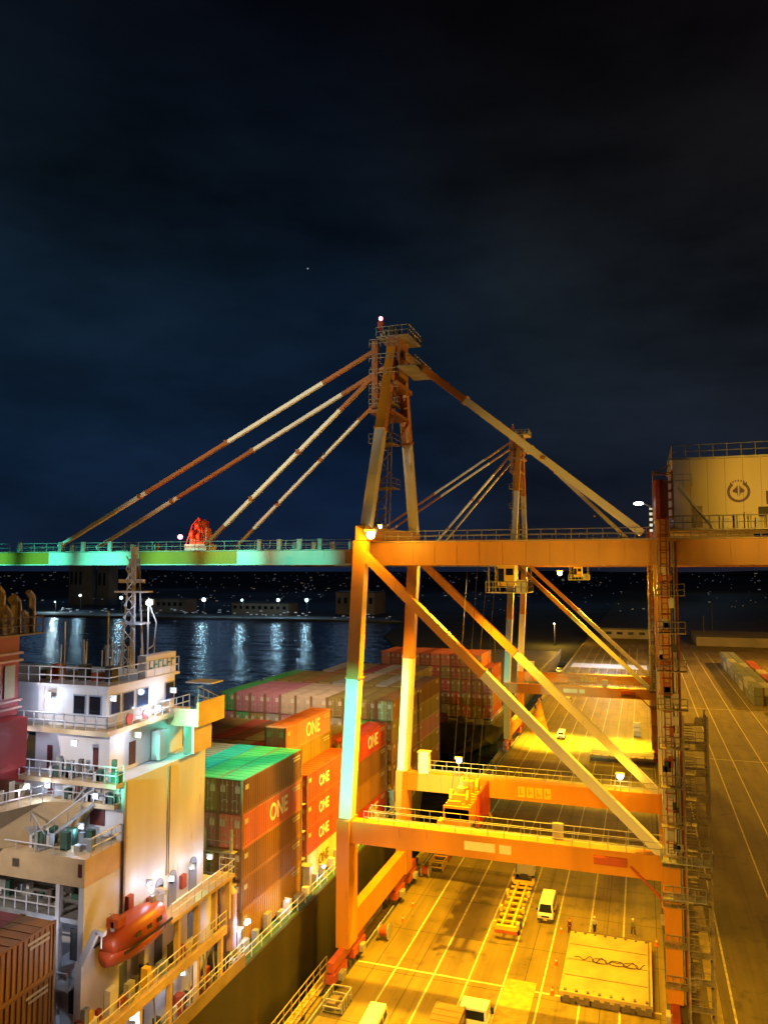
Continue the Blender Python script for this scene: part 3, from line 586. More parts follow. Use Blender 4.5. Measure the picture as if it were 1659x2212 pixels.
def container(x, y, z, H, color, where, group, Ly=12.19, doors=True, one=None, roof=None, rot=0, tsc=1, toff=.9):
    me, dm = cmesh(Ly, H); M_ = cmat(color)
    o = bpy.data.objects.new('shipping_container', me); COL.objects.link(o); o.location = (x, y, z); o.rotation_euler.z = rot
    tag(o, where, 'shipping container', group)
    o.material_slots[0].link = 'OBJECT'; o.material_slots[0].material = M_
    if doors:
        for d_ in dm:
            q = bpy.data.objects.new('door', d_); COL.objects.link(q); q.parent = o; q.material_slots[0].link = 'OBJECT'; q.material_slots[0].material = M_
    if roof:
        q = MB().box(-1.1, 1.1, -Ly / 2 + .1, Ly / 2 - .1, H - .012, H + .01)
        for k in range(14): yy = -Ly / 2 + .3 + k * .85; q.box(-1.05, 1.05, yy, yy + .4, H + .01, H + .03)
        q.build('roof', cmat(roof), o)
    if one:
        q = bpy.data.objects.new('lettering', one_mesh(one)); COL.objects.link(q); q.parent = o
        q.matrix_local = Matrix(((0, 0, 1, 1.222), (.85 * tsc, 0, 0, toff), (0, tsc, 0, H * .5), (0, 0, 0, 1)))
    return o
X0 = -33.0; DX = 2.46
def stack(bay, yc, heights, cols, row, z0=7.35, first=0, doors=True, ones=None, roof=None, group='containers on the near ship', x0=X0, **kw):
    z = z0; x = x0 - 1.22 - row * DX; n = len(heights)
    for i, H in enumerate(heights):
        if i >= first:
            c = cols[i % len(cols)]; om = (ones or {}).get(i)
            lab = f"{c} container{' with large lettering' if om else ''}, {ORD[i]} tier, {ROW[row]} row, {bay}"
            container(x, yc, z, H, c, lab, group, 12.19, doors, om, roof if i == n - 1 else None, **kw)
        z += H + .015
LETW = mat('white_lettering_paint', (.80, .76, .66), .5, var=.15); LETO = mat('rust_lettering_paint', (.40, .14, .05), .5, var=.15); LETD = mat('dark_lettering_paint', (.20, .12, .03), .5)
HA = [2.9, 2.59, 2.59, 2.9, 2.9]
bA = 'bay next beyond the bridge'
stack(bA, 65.8, HA, ['amber', 'brown', 'brown', 'orange red', 'dark brown'], 0, ones={3: LETW}, roof='green')  # green lamplight painted on as a roof sheet over a brown box
stack(bA, 65.8, HA, ['grey', 'brown', 'olive', 'mauve', 'olive'], 1, roof='green')  # same green light put into this roof's colour
stack(bA, 65.8, HA, ['brown', 'grey', 'brown', 'maroon', 'blue'], 2, first=3, roof='blue')
stack(bA, 65.8, HA, ['brown', 'grey', 'brown', 'olive', 'mauve'], 3, first=4)
stack(bA, 65.8, HA, ['brown', 'grey', 'brown', 'olive', 'grey'], 4, first=4)
bB = 'second bay beyond the bridge'
stack(bB, 79.2, [2.9, 2.59, 2.59, 2.9], ['cream', 'scarlet', 'scarlet', 'scarlet'], 0, ones={0: LETD, 1: LETW, 2: LETW, 3: LETW}, tsc=.72, toff=-1.6)
stack(bB, 79.2, [2.59] * 6, ['brown', 'dark brown', 'grey', 'rust red', 'olive', 'pink'], 1, first=2, ones={5: LETW})
for r in range(2, 9): stack(bB, 79.2, [2.75] * 4, ['brown', 'grey', 'maroon', ['olive', 'brown', 'maroon', 'grey', 'olive', 'brown', 'grey'][r - 2]], r, first=3, doors=False)
bC = 'third bay beyond the bridge'
stack(bC, 92.5, [2.9, 2.9, 2.9, 2.9], ['deep red', 'brown', 'dark brown', 'deep red'], 0, ones={0: LETW, 3: LETW})
for r in range(1, 10): stack(bC, 92.5, [2.7] * 4, ['brown', 'grey', 'maroon', ['dark brown', 'rust red', 'olive', 'brown', 'maroon', 'grey'][r % 6]], r, first=3, doors=(r < 3))
bD = 'fourth bay beyond the bridge'
dcol = ['brown', 'olive', 'olive', 'olive', 'beige', 'beige', 'beige', 'mauve', 'mauve', 'mauve', 'green']
for r in range(11): stack(bD, 107.6, [2.77] * 5, ['brown', 'dark brown', 'brown', ['olive', 'green', 'mauve', 'grey'][r % 4], dcol[r]], r, first=3 if r else 0)
bE = 'fifth bay beyond the bridge'
ecol = ['dark brown', 'olive', 'grey', 'olive', 'beige', 'grey', 'olive', 'brown', 'olive', 'olive', 'green']
for r in range(11): stack(bE, 121, [2.77] * 5, ['brown', 'olive', 'mauve', 'olive', ecol[r]], r, first=4 if r > 1 else 0, doors=r < 2)
bG = 'foremost bay on the bow'
for r in range(2, 9): stack(bG, 134.4, [2.77] * 5, ['maroon', 'brown', 'mauve', 'rust red', ['olive', 'brown', 'grey', 'maroon', 'olive', 'brown', 'grey'][r - 2]], r, first=4 if r > 3 else 0, doors=False)
bF = 'aftmost bay below the bridge'
for r in range(3): stack(bF, 31.6, [2.9] * 4, ['grey', 'dark brown', 'dark brown', ['brown', 'maroon', 'dark brown'][r]], r, first=0 if r == 0 else 3, doors=False)
# second ship: a wall of container ends
b2 = 'stack on the far ship'; pal = ['rust red', 'brown', 'mauve', 'dark brown', 'maroon', 'olive', 'amber', 'brown', 'grey', 'dark brown', 'deep red', 'beige']
for r in range(11):
    nt_ = 5 if r else 4
    stack(b2, 182.2, [2.9] * nt_, [pal[(r * 5 + i * 7) % 12] for i in range(nt_ - 1)] + ['orange red' if r % 3 else 'rust red'], r, z0=5.0, first=0 if r < 6 else 2, group='containers on the far ship', x0=-33.2)

# ------------------------------------------------------------------ near ship
ship = empty('container_ship', (-46, 60, -3), 'long dark hulled container ship with white bridge moored along the quay', 'ship')
def SP(mb, name, m_, parent=None):
    o = mb.build(name, m_); p = parent or ship; o.parent = p; o.matrix_parent_inverse = Matrix.Translation((46, -60, 3)); return o
def SC(mb, name, m_, par):      # sub-part: parent already carries the offset in its inverse
    o = mb.build(name, m_); o.parent = par; return o
XL, XR = -61.8, -31.6
outline = lambda dz: [(XR, -12), (XR, 104), (XR - .8 - dz * .1, 112), (XR - 2.6 - dz * .35, 122), (-37.0 - dz * .5, 133), (-42.5 - dz * .25, 141), (-46.7, 146 - dz * 1.2), (-50.9 + dz * .25, 141), (-56.4 + dz * .5, 133), (XL + 2.6 + dz * .35, 122), (XL + .8 + dz * .1, 112), (XL, 104), (XL, -12)]
lo, hi = outline(5), outline(0); nn = len(lo)
SP(MB().add([(x, y, -4) for x, y in lo] + [(x, y, 6.9 + max(0, (y - 112) / 20)) for x, y in hi], [tuple(range(nn - 1, -1, -1)), tuple(range(nn, 2 * nn))] + [(i, (i + 1) % nn, nn + (i + 1) % nn, nn + i) for i in range(nn)]), 'hull', HULLM)
SP(MB().box(XR - 3, XR - .2, -10, 103, 6.92, 6.96), 'side_deck', GREENDECK)
SP(MB().box(XL + 1.2, XR - 1.9, 57, 122, 6.97, 7.3), 'hatch_coaming', SHIPDECK); SP(MB().box(XL + 1.2, XR - 1.9, 20, 38, 6.97, 7.3), 'hatch_coaming', SHIPDECK)
g = MB().rail([(XR - .3, 56, 6.96), (XR - .3, 103, 6.96)], 1.1, 1.8, .04); SP(g, 'deck_railing', SHIPW)
BLUEG = mat('blue_grey_paint', (.30, .36, .45), .5)
for y in [58.2, 72.6, 85.8, 99.9, 114.3]:
    SP(MB().box(XR - 1.2, XR - .7, y - .3, y + .3, 6.96, 9.6).box(XR - 1.9, XR - .6, y - .5, y + .5, 9.6, 9.7), 'lashing_post', GALV)
random.seed(4)
for k in range(22):
    y = 57 + k * 2.1 + random.random(); h = random.uniform(.5, 1.7); SP(MB().box(XR - 1.3, XR - .9 + .3 * random.random(), y, y + .4 + .7 * random.random(), 6.97, 6.97 + h), 'deck_locker', random.choice((BLUEG, SHIPW, GALV, RED)))
for y in (58.6, 72.5, 85.7, 99.8, 114.2):
    g = MB()
    for k in range(6):
        x = -33.4 - k * DX; g.box(x - .1, x + .1, y - .12, y + .12, 7.3, 17.5 if y < 80 else 15)
    for z in (10.2, 12.9, 15.6): g.box(-46, -33, y - .35, y + .35, z, z + .08); g.tube((-46, y - .35, z + 1), (-33, y - .35, z + 1), .04, 4)
    SP(g, 'lashing_bridge', GALV)
# ---- deckhouse
PEACH = mat('gallery_lit_peach', (.66, .47, .25), .5, var=.2, rust=.15)  # warm lamplight on the white galleries put into this peach
dh = SP(MB().box(-45, -33, 43.6, 53.6, 15.0, 25.4), 'deckhouse', SHIPW)
SC(MB().box(-58, -45.0, 44.6, 53, 7, 25.4).box(-45, -36.0, 44.6, 52, 7, 14.98), 'lower_house', SHIPW, dh)
SC(MB().box(-58, -33, 40.0, 43.58, 19.9, 21.6), 'aft_deck', PEACH, dh)
SC(MB().box(-33.4, -33, 40.0, 43.58, 7, 19.88), 'side_wall', SHIPW, dh)
SC(MB().box(-58, -33.42, 40.1, 43.58, 17.6, 17.9), 'aft_landing', GALV, dh)
SC(MB().rail([(-58, 40.15, 17.9), (-34.9, 40.15, 17.9)], 1.1, .9, .045), 'gallery_railing', SHIPW, dh)
SC(MB().box(-35.2, -34.9, 40.05, 40.4, 7, 19.88), 'gallery_post', SHIPW, dh)
SC(MB().rail([(-58, 40.1, 21.6), (-35.5, 40.1, 21.6)], .5, 1.5, .05, 0, 0), 'gallery_railing', SHIPW, dh)
SC(MB().rail([(-33.05, 40.6, 21.6), (-33.05, 43.5, 21.6)], 1.1, .9, .045), 'gallery_railing', SHIPW, dh)
SC(MB().add([(-41.2, 37.6, 21.62), (-36.9, 43.2, 21.62), (-34.8, 43.2, 24.0), (-38.2, 42.2, 24.0), (-40.0, 37.6, 24.0), (-58, 37.6, 21.62), (-58, 37.6, 24.0), (-58, 43.57, 21.62), (-58, 43.57, 24.0), (-36.9, 43.57, 21.62), (-34.8, 43.57, 24.0)],
   [(0, 1, 3, 4), (1, 2, 3), (0, 4, 6, 5), (5, 6, 8, 7), (4, 3, 2, 10, 8, 6), (1, 9, 10, 2), (0, 5, 7, 9, 1), (7, 8, 10, 9)]), 'casing_slope', PEACH, dh)
for z, x0, x1, y1 in ((25.42, -41, -32.95, 42.7), (24.02, -38.2, -33.2, 42.9)):
    SC(MB().box(x0, x1, y1, 43.58, z - .3, z), 'aft_gallery', PEACH, dh)
    SC(MB().rail([(x0, y1 + .05, z), (x1 - .05, y1 + .05, z), (x1 - .05, 43.5, z)], 1.1, .9, .04), 'gallery_railing', SHIPW, dh)
SC(MB().rail([(-40.1, 37.7, 24.02), (-38.3, 42.1, 24.02), (-38.2, 42.9, 24.02)], 1.1, .8, .045), 'gallery_railing', SHIPW, dh)
DOOR = mat('dark_red_door_paint', (.12, .02, .015), .5)
for x, w, z, h in ((-36.9, .6, 24.1, 1.1), (-35.6, 1.15, 22.4, 1.35), (-39.2, .5, 24.1, 1.1)): SC(MB().box(x, x + w, 43.52, 43.599, z, z + h), 'door', DOOR, dh)
SC(MB().box(-33.5, -33.2, 39.97, 39.999, 20.5, 21.3), 'door', DOOR, dh)
for p, q in (((-37.5, 41.2, 21.7), (-34.9, 43.0, 24.0)), ((-36.4, 43.1, 24.0), (-35.2, 43.2, 25.4)), ((-36.6, 40.5, 21.65), (-38.6, 41.4, 22.6))):
    g = MB().bar(p, q, .7, .12); P = Vector(p); Q = Vector(q); up = Vector((0, 0, .95)); g.tube(P + up, Q + up, .05, 5)
    for t_ in (0, .25, .5, .75, 1): g.tube(P.lerp(Q, t_), P.lerp(Q, t_) + up, .03, 4)
    SC(g, 'stairway', GALV, dh)
random.seed(11)
for k in range(44):
    z = random.choice((17.9, 17.9, 21.6, 21.6, 21.6, 24.02, 25.42)); h = .25 + (.9 if z < 23 else .5) * random.random()
    x, y = {17.9: (random.uniform(-43, -35.5), random.uniform(40.8, 43)), 21.6: (random.uniform(-38.0, -33.6), random.uniform(40.4, 42.0))}.get(z, (random.uniform(-37.5, -33.6), 43.1))
    SC(MB().box(x, x + .2 + .5 * random.random(), y, y + .4, z, z + h), 'deck_fitting', random.choice((SHIPDECK, GALV, SHIPW, GREENDECK, GREENDECK, BLUEG)), dh)
for y in (48.6, 48.85): SC(MB().box(-33.0, -32.96, y, y + .06, 17.5, 25.2), 'wall_pipe', PIPE, dh)
SC(MB().box(-33, -32.86, 43.6, 43.8, 15, 25.4), 'wall_pipe', PIPE, dh)
for y, z in ((46.3, 15.9), (44.0, 16.9), (50.3, 15.9)): SC(MB().box(-33, -32.7, y, y + .55, z, z + .95), 'fire_box', RED, dh)
SDOOR = mat('grey_blue_door', (.26, .28, .34), .5)
for y in (47.3, 48.9, 51.6): SC(MB().box(-33.0, -32.95, y, y + 1.0, 15.2, 17.1).tube((-33.0, y + .5, 17.1), (-32.95, y + .5, 17.1), .5, 14), 'side_door', SDOOR, dh)
# ---- quay side decks
bd = SP(MB().box(-33.3, -31.75, 47.6, 56.4, 14.7, 14.95), 'boat_deck', PEACH)
SC(MB().rail([(-31.8, 47.6, 14.95), (-31.8, 56.4, 14.95), (-33.2, 56.4, 14.95)], 1.1, 1.0, .04), 'railing', SHIPW, bd)
for y in (49.0, 51.5, 54.0, 56.1): SC(MB().box(-32.4, -32.0, y - .16, y + .16, 11.5, 14.7), 'deck_post', PEACH, bd)
ed = SP(MB().box(-33.4, -31.7, 33, 52, 11.1, 11.35).box(-31.9, -31.6, 33, 55, 10.9, 11.5), 'embarkation_deck', PEACH)
for y in [34 + 3.4 * k for k in range(7)]: SC(MB().box(-32.0, -31.68, y - .16, y + .16, 7, 10.9), 'deck_post', PEACH, ed)
SC(MB().box(-31.75, -31.6, 33, 58, 6.97, 8.0), 'bulwark', PIPE, ed)
SC(MB().rail([(-31.7, 33, 11.5), (-31.7, 55, 11.5)], 1.1, 1.0, .04), 'railing', SHIPW, ed)
SC(MB().rail([(-31.7, 33, 8.1), (-31.7, 58, 8.1)], .9, 1.0, .04), 'railing', SHIPW, ed)
sh_ = SP(MB().box(-35.9, -33.42, 40.6, 56, 7.0, 14.68), 'side_house', SHIPW)
for y, z in ((46, 7.2), (49.5, 7.2), (53, 7.2), (44, 11.4), (48, 11.4), (52.2, 11.4)): SC(MB().box(-33.42, -33.37, y, y + .9, z, z + 1.9), 'door', mat('dark_blue_door', (.10, .13, .18), .5), sh_)  # doors in plain dark blue
for z in (8.0, 12.0, 15.2): SC(MB().box(-34.4, -33.7, 40.54, 40.599, z, z + 1.9), 'door', DARK, sh_)
for z in (10.4, 14.0): SC(MB().box(-35.9, -33.45, 39.2, 40.58, z, z + .12).rail([(-35.9, 39.25, z + .12), (-33.45, 39.25, z + .12)], 1.0, .8, .04), 'aft_landing', GALV, sh_)
random.seed(5)
for k in range(100):
    y = random.uniform(36, 56.5); z = random.choice((6.97, 6.97, 11.37)); x = -33.15 + random.random() * .7; z = z if y < 51 else 6.97
    o = SP(MB().box(x, x + .2 + .4 * random.random(), y, y + .25 + .6 * random.random(), z, z + .4 + 1.3 * random.random()), 'deck_gear', random.choice((GALV, GALV, RED, SHIPW, DARK, YELLOW, BLUEG)))
for k in range(8):
    y = random.uniform(39, 56); SP(MB().tube((-32.3, y, 7), (-32.3, y + random.uniform(-.8, .8), 10.5), .07, 6), 'hose', GALV)
SP(MB().tube((-32.9, 57.3, 8.6), (-32.9, 57.3, 13.0), .72, 16).tube((-32.9, 57.3, 13.0), (-32.9, 57.3, 13.5), .72, 16, 0, .3), 'vent_tank', mat('lilac_lit_tank', (.55, .38, .62), .4))  # purple light on the tank put into its colour
SP(MB().tube((-33.2, 55.3, 8.3), (-32.0, 55.3, 8.3), .8, 16).box(-33.2, -32, 54.7, 55.9, 6.97, 7.6), 'mooring_winch', BLACK)
# ---- bridge
br = SP(MB().box(-41, -34.7, 44.2, 53, 25.45, 28.4), 'officers_deck', SHIPW)
for b_ in ((-36.0, -35.6, 44.13, 44.199, 25.7, 27.3), (-34.699, -34.64, 46.3, 47.0, 25.7, 27.3), (-39.9, -39.5, 44.13, 44.199, 25.6, 27.2)): SC(MB().box(*b_), 'door', DOOR, br)
for k in range(12):
    x = random.uniform(-40.8, -34); y = random.uniform(42.9, 43.9); SC(MB().box(x, x + .3, y, y + .2, 25.43, 25.8 + 1.0 * random.random()), 'deck_fitting', random.choice((SHIPDECK, GALV, GREENDECK)), br)
wh = SP(MB().box(-55, -34.6, 43.7, 51.6, 28.75, 31.4), 'wheelhouse', SHIPW)
SC(MB().box(-55.4, -33.9, 42.9, 52.8, 28.38, 28.72), 'deck_slab', PEACH, wh); SC(MB().box(-55.2, -34.35, 43.5, 51.9, 31.42, 31.6), 'roof_slab', SHIPW, wh)
for b_ in ((-37.3, -36.4, 43.62, 43.698), (-36.0, -35.1, 43.62, 43.698), (-34.598, -34.54, 44.1, 45.0), (-34.598, -34.54, 45.4, 46.5), (-34.598, -34.54, 46.9, 48.2), (-34.598, -34.54, 50.4, 51.4)):
    e_ = (.09, 0) if b_[0] < -35 else (0, .09)
    SC(MB().box(b_[0] - e_[0], b_[1] + e_[0] - (0 if e_[0] else .02), b_[2] - e_[1] + (.02 if e_[0] else 0), b_[3] + e_[1], 29.56, 30.94), 'window_frame', BLUEG, wh)
    SC(MB().box(b_[0], b_[1], b_[2], b_[3], 29.65, 30.85), 'window', GLASS if b_[0] < -35 else mat('blue_glass', (.02, .035, .09), .1), wh)
SC(MB().rail([(-41.8, 42.95, 28.72), (-33.95, 42.95, 28.72), (-33.95, 52.7, 28.72)], 1.0, .9, .04), 'railing', SHIPW, wh)
SC(MB().rail([(-55, 43.6, 31.6), (-34.4, 43.6, 31.6), (-34.4, 51.8, 31.6)], 1.15, 1.0, .045), 'railing', SHIPW, wh)
random.seed(3)
for k in range(18):
    x = -42 + 7 * random.random(); y = 45 + 6 * random.random(); SC(MB().tube((x, y, 31.6), (x, y, 32.9 + 1.4 * random.random()), .05, 5), 'antenna', GALV, wh)
for x, h in ((-37.3, 36.4), (-41.2, 35.6), (-39.2, 34.2)): SC(MB().tube((x, 47, 31.6), (x, 47, h), .06, 5), 'antenna', GALV, wh)
for k in range(6): x = -41.8 + 1.15 * k; SC(MB().box(x, x + .6, 45.2, 45.9, 31.6, 32.2 + .5 * (k % 2)), 'roof_box', RED if k % 3 == 1 else DARK, wh)
WINGM = mat('bridge_wing_lit_paint', (.70, .48, .24), .5, var=.2)  # orange lamplight on the wing put into its colour
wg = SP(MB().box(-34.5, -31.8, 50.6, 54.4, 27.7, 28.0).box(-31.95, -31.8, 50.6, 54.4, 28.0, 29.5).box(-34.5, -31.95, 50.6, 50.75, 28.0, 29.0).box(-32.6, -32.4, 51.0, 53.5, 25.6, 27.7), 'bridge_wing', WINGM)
SC(MB().rail([(-34.5, 54.4, 28.0), (-31.9, 54.4, 28.0), (-31.9, 50.7, 29.5)], 1.2, .8, .04), 'wing_railing', GALV, wg); SC(MB().box(-34.2, -31.9, 52.5, 54.3, 30.6, 30.7), 'wing_roof', GALV, wg)
SC(MB().prism([(-34.6, 48.8), (-33.9, 48.8), (-33.9, 49.8), (-34.6, 49.8)], 25.5, 27.6), 'wing_locker', SHIPW, wg); SC(MB().prism([(-33.7, 51.6), (-33.3, 51.0), (-33.15, 52.2), (-33.3, 53.2)], 25.45, 27.6), 'wing_screen', SHIPW, wg)
LBUOY = mat('lifebuoy_red', (.6, .05, .04), .5)
for x, y in ((-33.93, 47.0), (-33.93, 45.2)): SC(MB().tube((x, y, 29.2), (x + .08, y, 29.2), .36, 14), 'lifebuoy', LBUOY, wh)
nb = SP(MB().box(-35.1, -34.4, 47.6, 51.4, 31.62, 33.2), 'name_board', SHIPW)
g = MB()
for k in range(6):
    y = 48.0 + k * .55; g.box(-34.398, -34.36, y, y + .12, 32.2, 32.8); g.box(-34.398, -34.36, y, y + .4, 32.2 + .22 * (k % 3), 32.32 + .22 * (k % 3))
SC(g, 'lettering', mat('teal_lettering_paint', (.02, .30, .30), .5), nb)
# ---- radar mast
MASTM = mat('mast_grey_paint', (.70, .66, .64), .5, rust=.2)
rm = MB().box(-40.12, -39.88, 53.4, 53.6, 31.4, 38.6)
for dx, dy in ((-.65, -.6), (.65, -.6), (.65, .6), (-.65, .6)): rm.tube((-40 + dx, 53.5 + dy, 31.4), (-40 + dx * .4, 53.5 + dy * .4, 40.4), .08, 6)
for k in range(9):
    z = 31.6 + k; f = 1 - k * .06; rm.tube((-40 - .65 * f, 52.9, z), (-40 + .65 * f, 52.9, z + 1), .045, 5); rm.tube((-40 + .65 * f, 52.9, z), (-40 - .65 * f, 52.9, z + 1), .045, 5)
rm.box(-41.4, -38.6, 52.8, 54.2, 37.6, 37.75).box(-41.2, -38.8, 52.8, 54.2, 35.0, 35.15)
rm = SP(rm, 'radar_mast', MASTM)
SC(MB().box(-41.3, -38.9, 53.2, 53.5, 38.4, 38.7).box(-40.2, -39.8, 53.3, 53.7, 38.7, 41.4), 'radar_scanner', MASTM, rm)
SC(MB().tube((-38.3, 53.2, 31.6), (-38.3, 53.2, 37.2), .07, 5), 'antenna', SHIPW, rm)
SC(MB().path([(-38.2, 53.2, 36.6), (-37.5, 53.2, 35.2), (-37.7, 53.2, 33.4), (-38.3, 53.2, 33.0)], .06, 5), 'cable_loop', MASTM, rm)
# ---- funnel
fn = SP(MB().box(-50, -41.0, 38.2, 42.4, 29.6, 35.1).box(-50, -39.7, 37.8, 42.0, 26.3, 29.58).box(-50, -41.2, 38.5, 43.5, 24.02, 26.28), 'funnel', FUNNEL)
LEDGE = mat('funnel_ledge_paint', (.60, .30, .22), .5)
for z in (33.7, 33.2, 30.5, 30.0): SC(MB().box(-50.1, -40.8, 38.0, 42.6, z, z + .15), 'funnel_ledge', LEDGE, fn)
for k in range(3): SC(MB().box(-40.999, -40.9, 38.6 + k * 1.25, 39.5 + k * 1.25, 30.8, 33.0), 'louver', mat('louver_brown_paint', (.42, .30, .14), .6), fn)
SC(MB().box(-46, -39.4, 38.4, 43.0, 35.1, 35.2), 'funnel_platform', PIPE, fn)
for x, y, h, r in ((-40.3, 40.6, 36.6, .28), (-40.8, 41.8, 37.2, .35), (-40.0, 42.4, 37.6, .22), (-42.0, 41.5, 37.8, .4), (-39.7, 41.6, 36.3, .18), (-43.4, 42.0, 38, .4)): SC(MB().tube((x, y, 35.2), (x, y, h), r, 12).tube((x, y, h), (x, y - .4, h + .4), r, 12), 'exhaust_pipe', PIPE, fn)
SC(MB().rail([(-46, 38.5, 35.2), (-39.5, 38.5, 35.2), (-39.5, 42.9, 35.2)], 1.1, .6, .05), 'funnel_railing', PIPE, fn)
for k in range(3): SC(MB().box(-41.1, -40.2, 40.2 + k * .9, 40.7 + k * .9, 24.05, 25.0 + .4 * (k % 2)), 'casing_vent', PIPE, fn)
# ---- davits
for y in (39.9, 46.2): SP(MB().box(-33.3, -32.8, y - .2, y + .2, 11.4, 15.6).bar((-33.0, y, 15.4), (-31.9, y, 17.6), .3, .4).bar((-31.9, y, 17.6), (-31.3, y, 17.5), .3, .3).tube((-31.55, y, 17.4), (-31.55, y, 16.6), .05, 5), 'davit', SHIPW)
# ---- ship lamps
for i, (x, y, z, r, p) in enumerate(((-39.2, 43.1, 30.8, .16, 60), (-33.95, 48.4, 29.3, .2, 90), (-40.6, 42.6, 28.0, .09, 40), (-38.5, 42.6, 24.9, .09, 40), (-35.4, 42.3, 22.6, .09, 35), (-34.4, 42.4, 24.6, .07, 30), (-33.7, 45.8, 27.9, .1, 75), (-36.2, 42.4, 27.9, .08, 45), (-33.6, 49.8, 30.4, .09, 60),
                                   (-32.2, 45.4, 18.2, .1, 30), (-32.1, 47.8, 17.6, .14, 62), (-32.2, 50.6, 17.4, .1, 30), (-32.3, 53.2, 17.2, .1, 45), (-36.4, 39.3, 16.6, .1, 55), (-35.4, 37.0, 13.4, .1, 45), (-32.2, 39.3, 10.2, .1, 50), (-32.3, 44.0, 10.2, .1, 40),
                                   (-32.0, 58.8, 10.0, .24, 130), (-32.3, 49.8, 10.2, .1, 40), (-32.0, 66.5, 8.7, .1, 40), (-32.0, 75, 8.7, .1, 40), (-36.0, 41.0, 20.3, .1, 35), (-38.9, 36.6, 22.8, .1, 30), (-38.75, 41.0, 25.2, .16, 16), (-33.6, 42.9, 30.9, .08, 55))):
    f = SP(MB().box(x - .25, x + .25, y + r * .9, y + r * .9 + .12, z - .15, z + .25), 'deck_light', GALV); SC(MB().ball((x, y, z), r * .75, 8), 'lens', GLOWC, f)
    lamp('lamp', (x + (.5 if x > -34 else 0), y - .5, z - .1), p * 2.2, (1, .72, .78) if i == 23 else COOL, .2)
f = SP(MB().box(-38.5, -37.9, 53.2, 53.4, 36.6, 37.1), 'deck_light', GALV); SC(MB().ball((-38.2, 53.0, 36.8), .2, 8), 'lens', GLOWC, f); lamp('lamp', (-38.0, 52.0, 36.0), 190, COOL, .2)
lamp('lamp', (-33.3, 50.8, 27.3), 50, (.08, 1, .8), .15)  # cyan lamp added without a fixture to tint the bridge wing

# lifeboat
lb = empty('lifeboat', (-31.6, 43.2, 14.9), 'bright orange enclosed lifeboat hanging in davits on the ship\'s side', 'lifeboat')
lb.scale = (.88, .78, .90); lamp('lamp', (-30.4, 38.9, 16.6), 110, (.85, .85, 1), .2)  # lamp added beside the boat to light its aft end
def loft(rings, n):
    mb = MB(); vs = [v for r in rings for v in r]; k = len(rings)
    fs = [(j * n + i, j * n + (i + 1) % n, (j + 1) * n + (i + 1) % n, (j + 1) * n + i) for j in range(k - 1) for i in range(n)] + [tuple(range(n - 1, -1, -1)), tuple(range((k - 1) * n, k * n))]
    return mb.add(vs, fs)
def boat(zfun, y0=-3.7, y1=3.7, n=16, k=15):
    R_ = []
    for j in range(k):
        t = j / (k - 1); y = y0 + (y1 - y0) * t; s = max(.08, math.sin(math.pi * min(1, max(0, .06 + .88 * t))) ** .5)
        R_.append([(1.35 * s * math.copysign(abs(math.cos(2 * math.pi * i / n)) ** .8, math.cos(2 * math.pi * i / n)), y, zfun(2 * math.pi * i / n, s)) for i in range(n)])
    return loft(R_, n)
boat(lambda a_, s: 1.3 + (math.sin(a_) * 1.25 * (.5 + .5 * s) if math.sin(a_) < 0 else math.sin(a_) * .06)).build('hull', LIFEB, lb, smooth=True)
boat(lambda a_, s: 1.30 + max(0, math.sin(a_)) ** .62 * 1.55 * (.35 + .65 * s), -3.5, 3.5).build('canopy', LIFEB, lb, smooth=True)
g = MB()
for sx in (-1, 1): g.bar((sx * 1.3, -3.2, 1.36), (sx * 1.3, 3.2, 1.36), .12, .14)
g.build('fender_rail', BLACK, lb)
MB().box(-.5, .5, -2.9, -2.0, 2.7, 3.3).build('conning_hatch', LIFEB, lb)
for y in (-1.4, 0, 1.4): MB().box(1.22, 1.3, y - .3, y + .3, 1.8, 2.1).build('window', GLASS, lb)
for y in (-2.7, 2.4): MB().box(-.12, .12, y - .2, y + .2, 2.3, 3.1).tube((0, y, 3.0), (-.3, y, 3.6), .05, 5).build('lifting_hook', GALV, lb)
MB().tube((0, 3.6, .5), (0, 3.9, .5), .35, 12).build('propeller_guard', DARK, lb)

# far ship hull: broad flared stern towards the camera
sh2 = empty('container_ship', (-48, 210, -3), 'far container ship with olive flared hull lit yellow behind the crane', 'ship')
def S2(mb, name, m_):
    q = mb.build(name, m_); q.parent = sh2; q.matrix_parent_inverse = Matrix.Translation((48, -210, 3)); return q
lo = [(-35.5, 330), (-35.5, 190), (-38.5, 179), (-43, 174.5), (-55, 174.5), (-59, 179), (-62.5, 190), (-62.5, 330)]
mi_ = [(-33.4, 330), (-33.4, 188), (-35.2, 176), (-38, 172.4), (-58, 172.4), (-61.5, 176), (-64, 188), (-64, 330)]
hi = [(-32.6, 330), (-32.6, 172), (-33.6, 170.5), (-35.6, 170), (-60, 170), (-63, 171), (-64.6, 174), (-64.6, 330)]
nn = len(lo)
S2(MB().add([(x, y, -4) for x, y in lo] + [(x, y, .8) for x, y in mi_] + [(x, y, 4.7) for x, y in hi], [tuple(range(nn - 1, -1, -1)), tuple(range(2 * nn, 3 * nn))] + [(k * nn + i, k * nn + (i + 1) % nn, (k + 1) * nn + (i + 1) % nn, (k + 1) * nn + i) for k in (0, 1) for i in range(nn)]), 'hull', HULL2)
g = MB().rail([(-32.9, 330, 4.7), (-32.9, 172.5, 4.7), (-36, 170.4, 4.7), (-60, 170.4, 4.7)], 1.2, 2, .06)
S2(g, 'deck_railing', GALV)
for k in range(6): x = -35.5 - k * 4.1; S2(MB().box(x - .6, x + .6, 171.2, 173 + (k % 2), 4.7, 5.6 + .4 * (k % 3)), 'mooring_winch', [GALV, SHIPDECK, RED][k % 3])

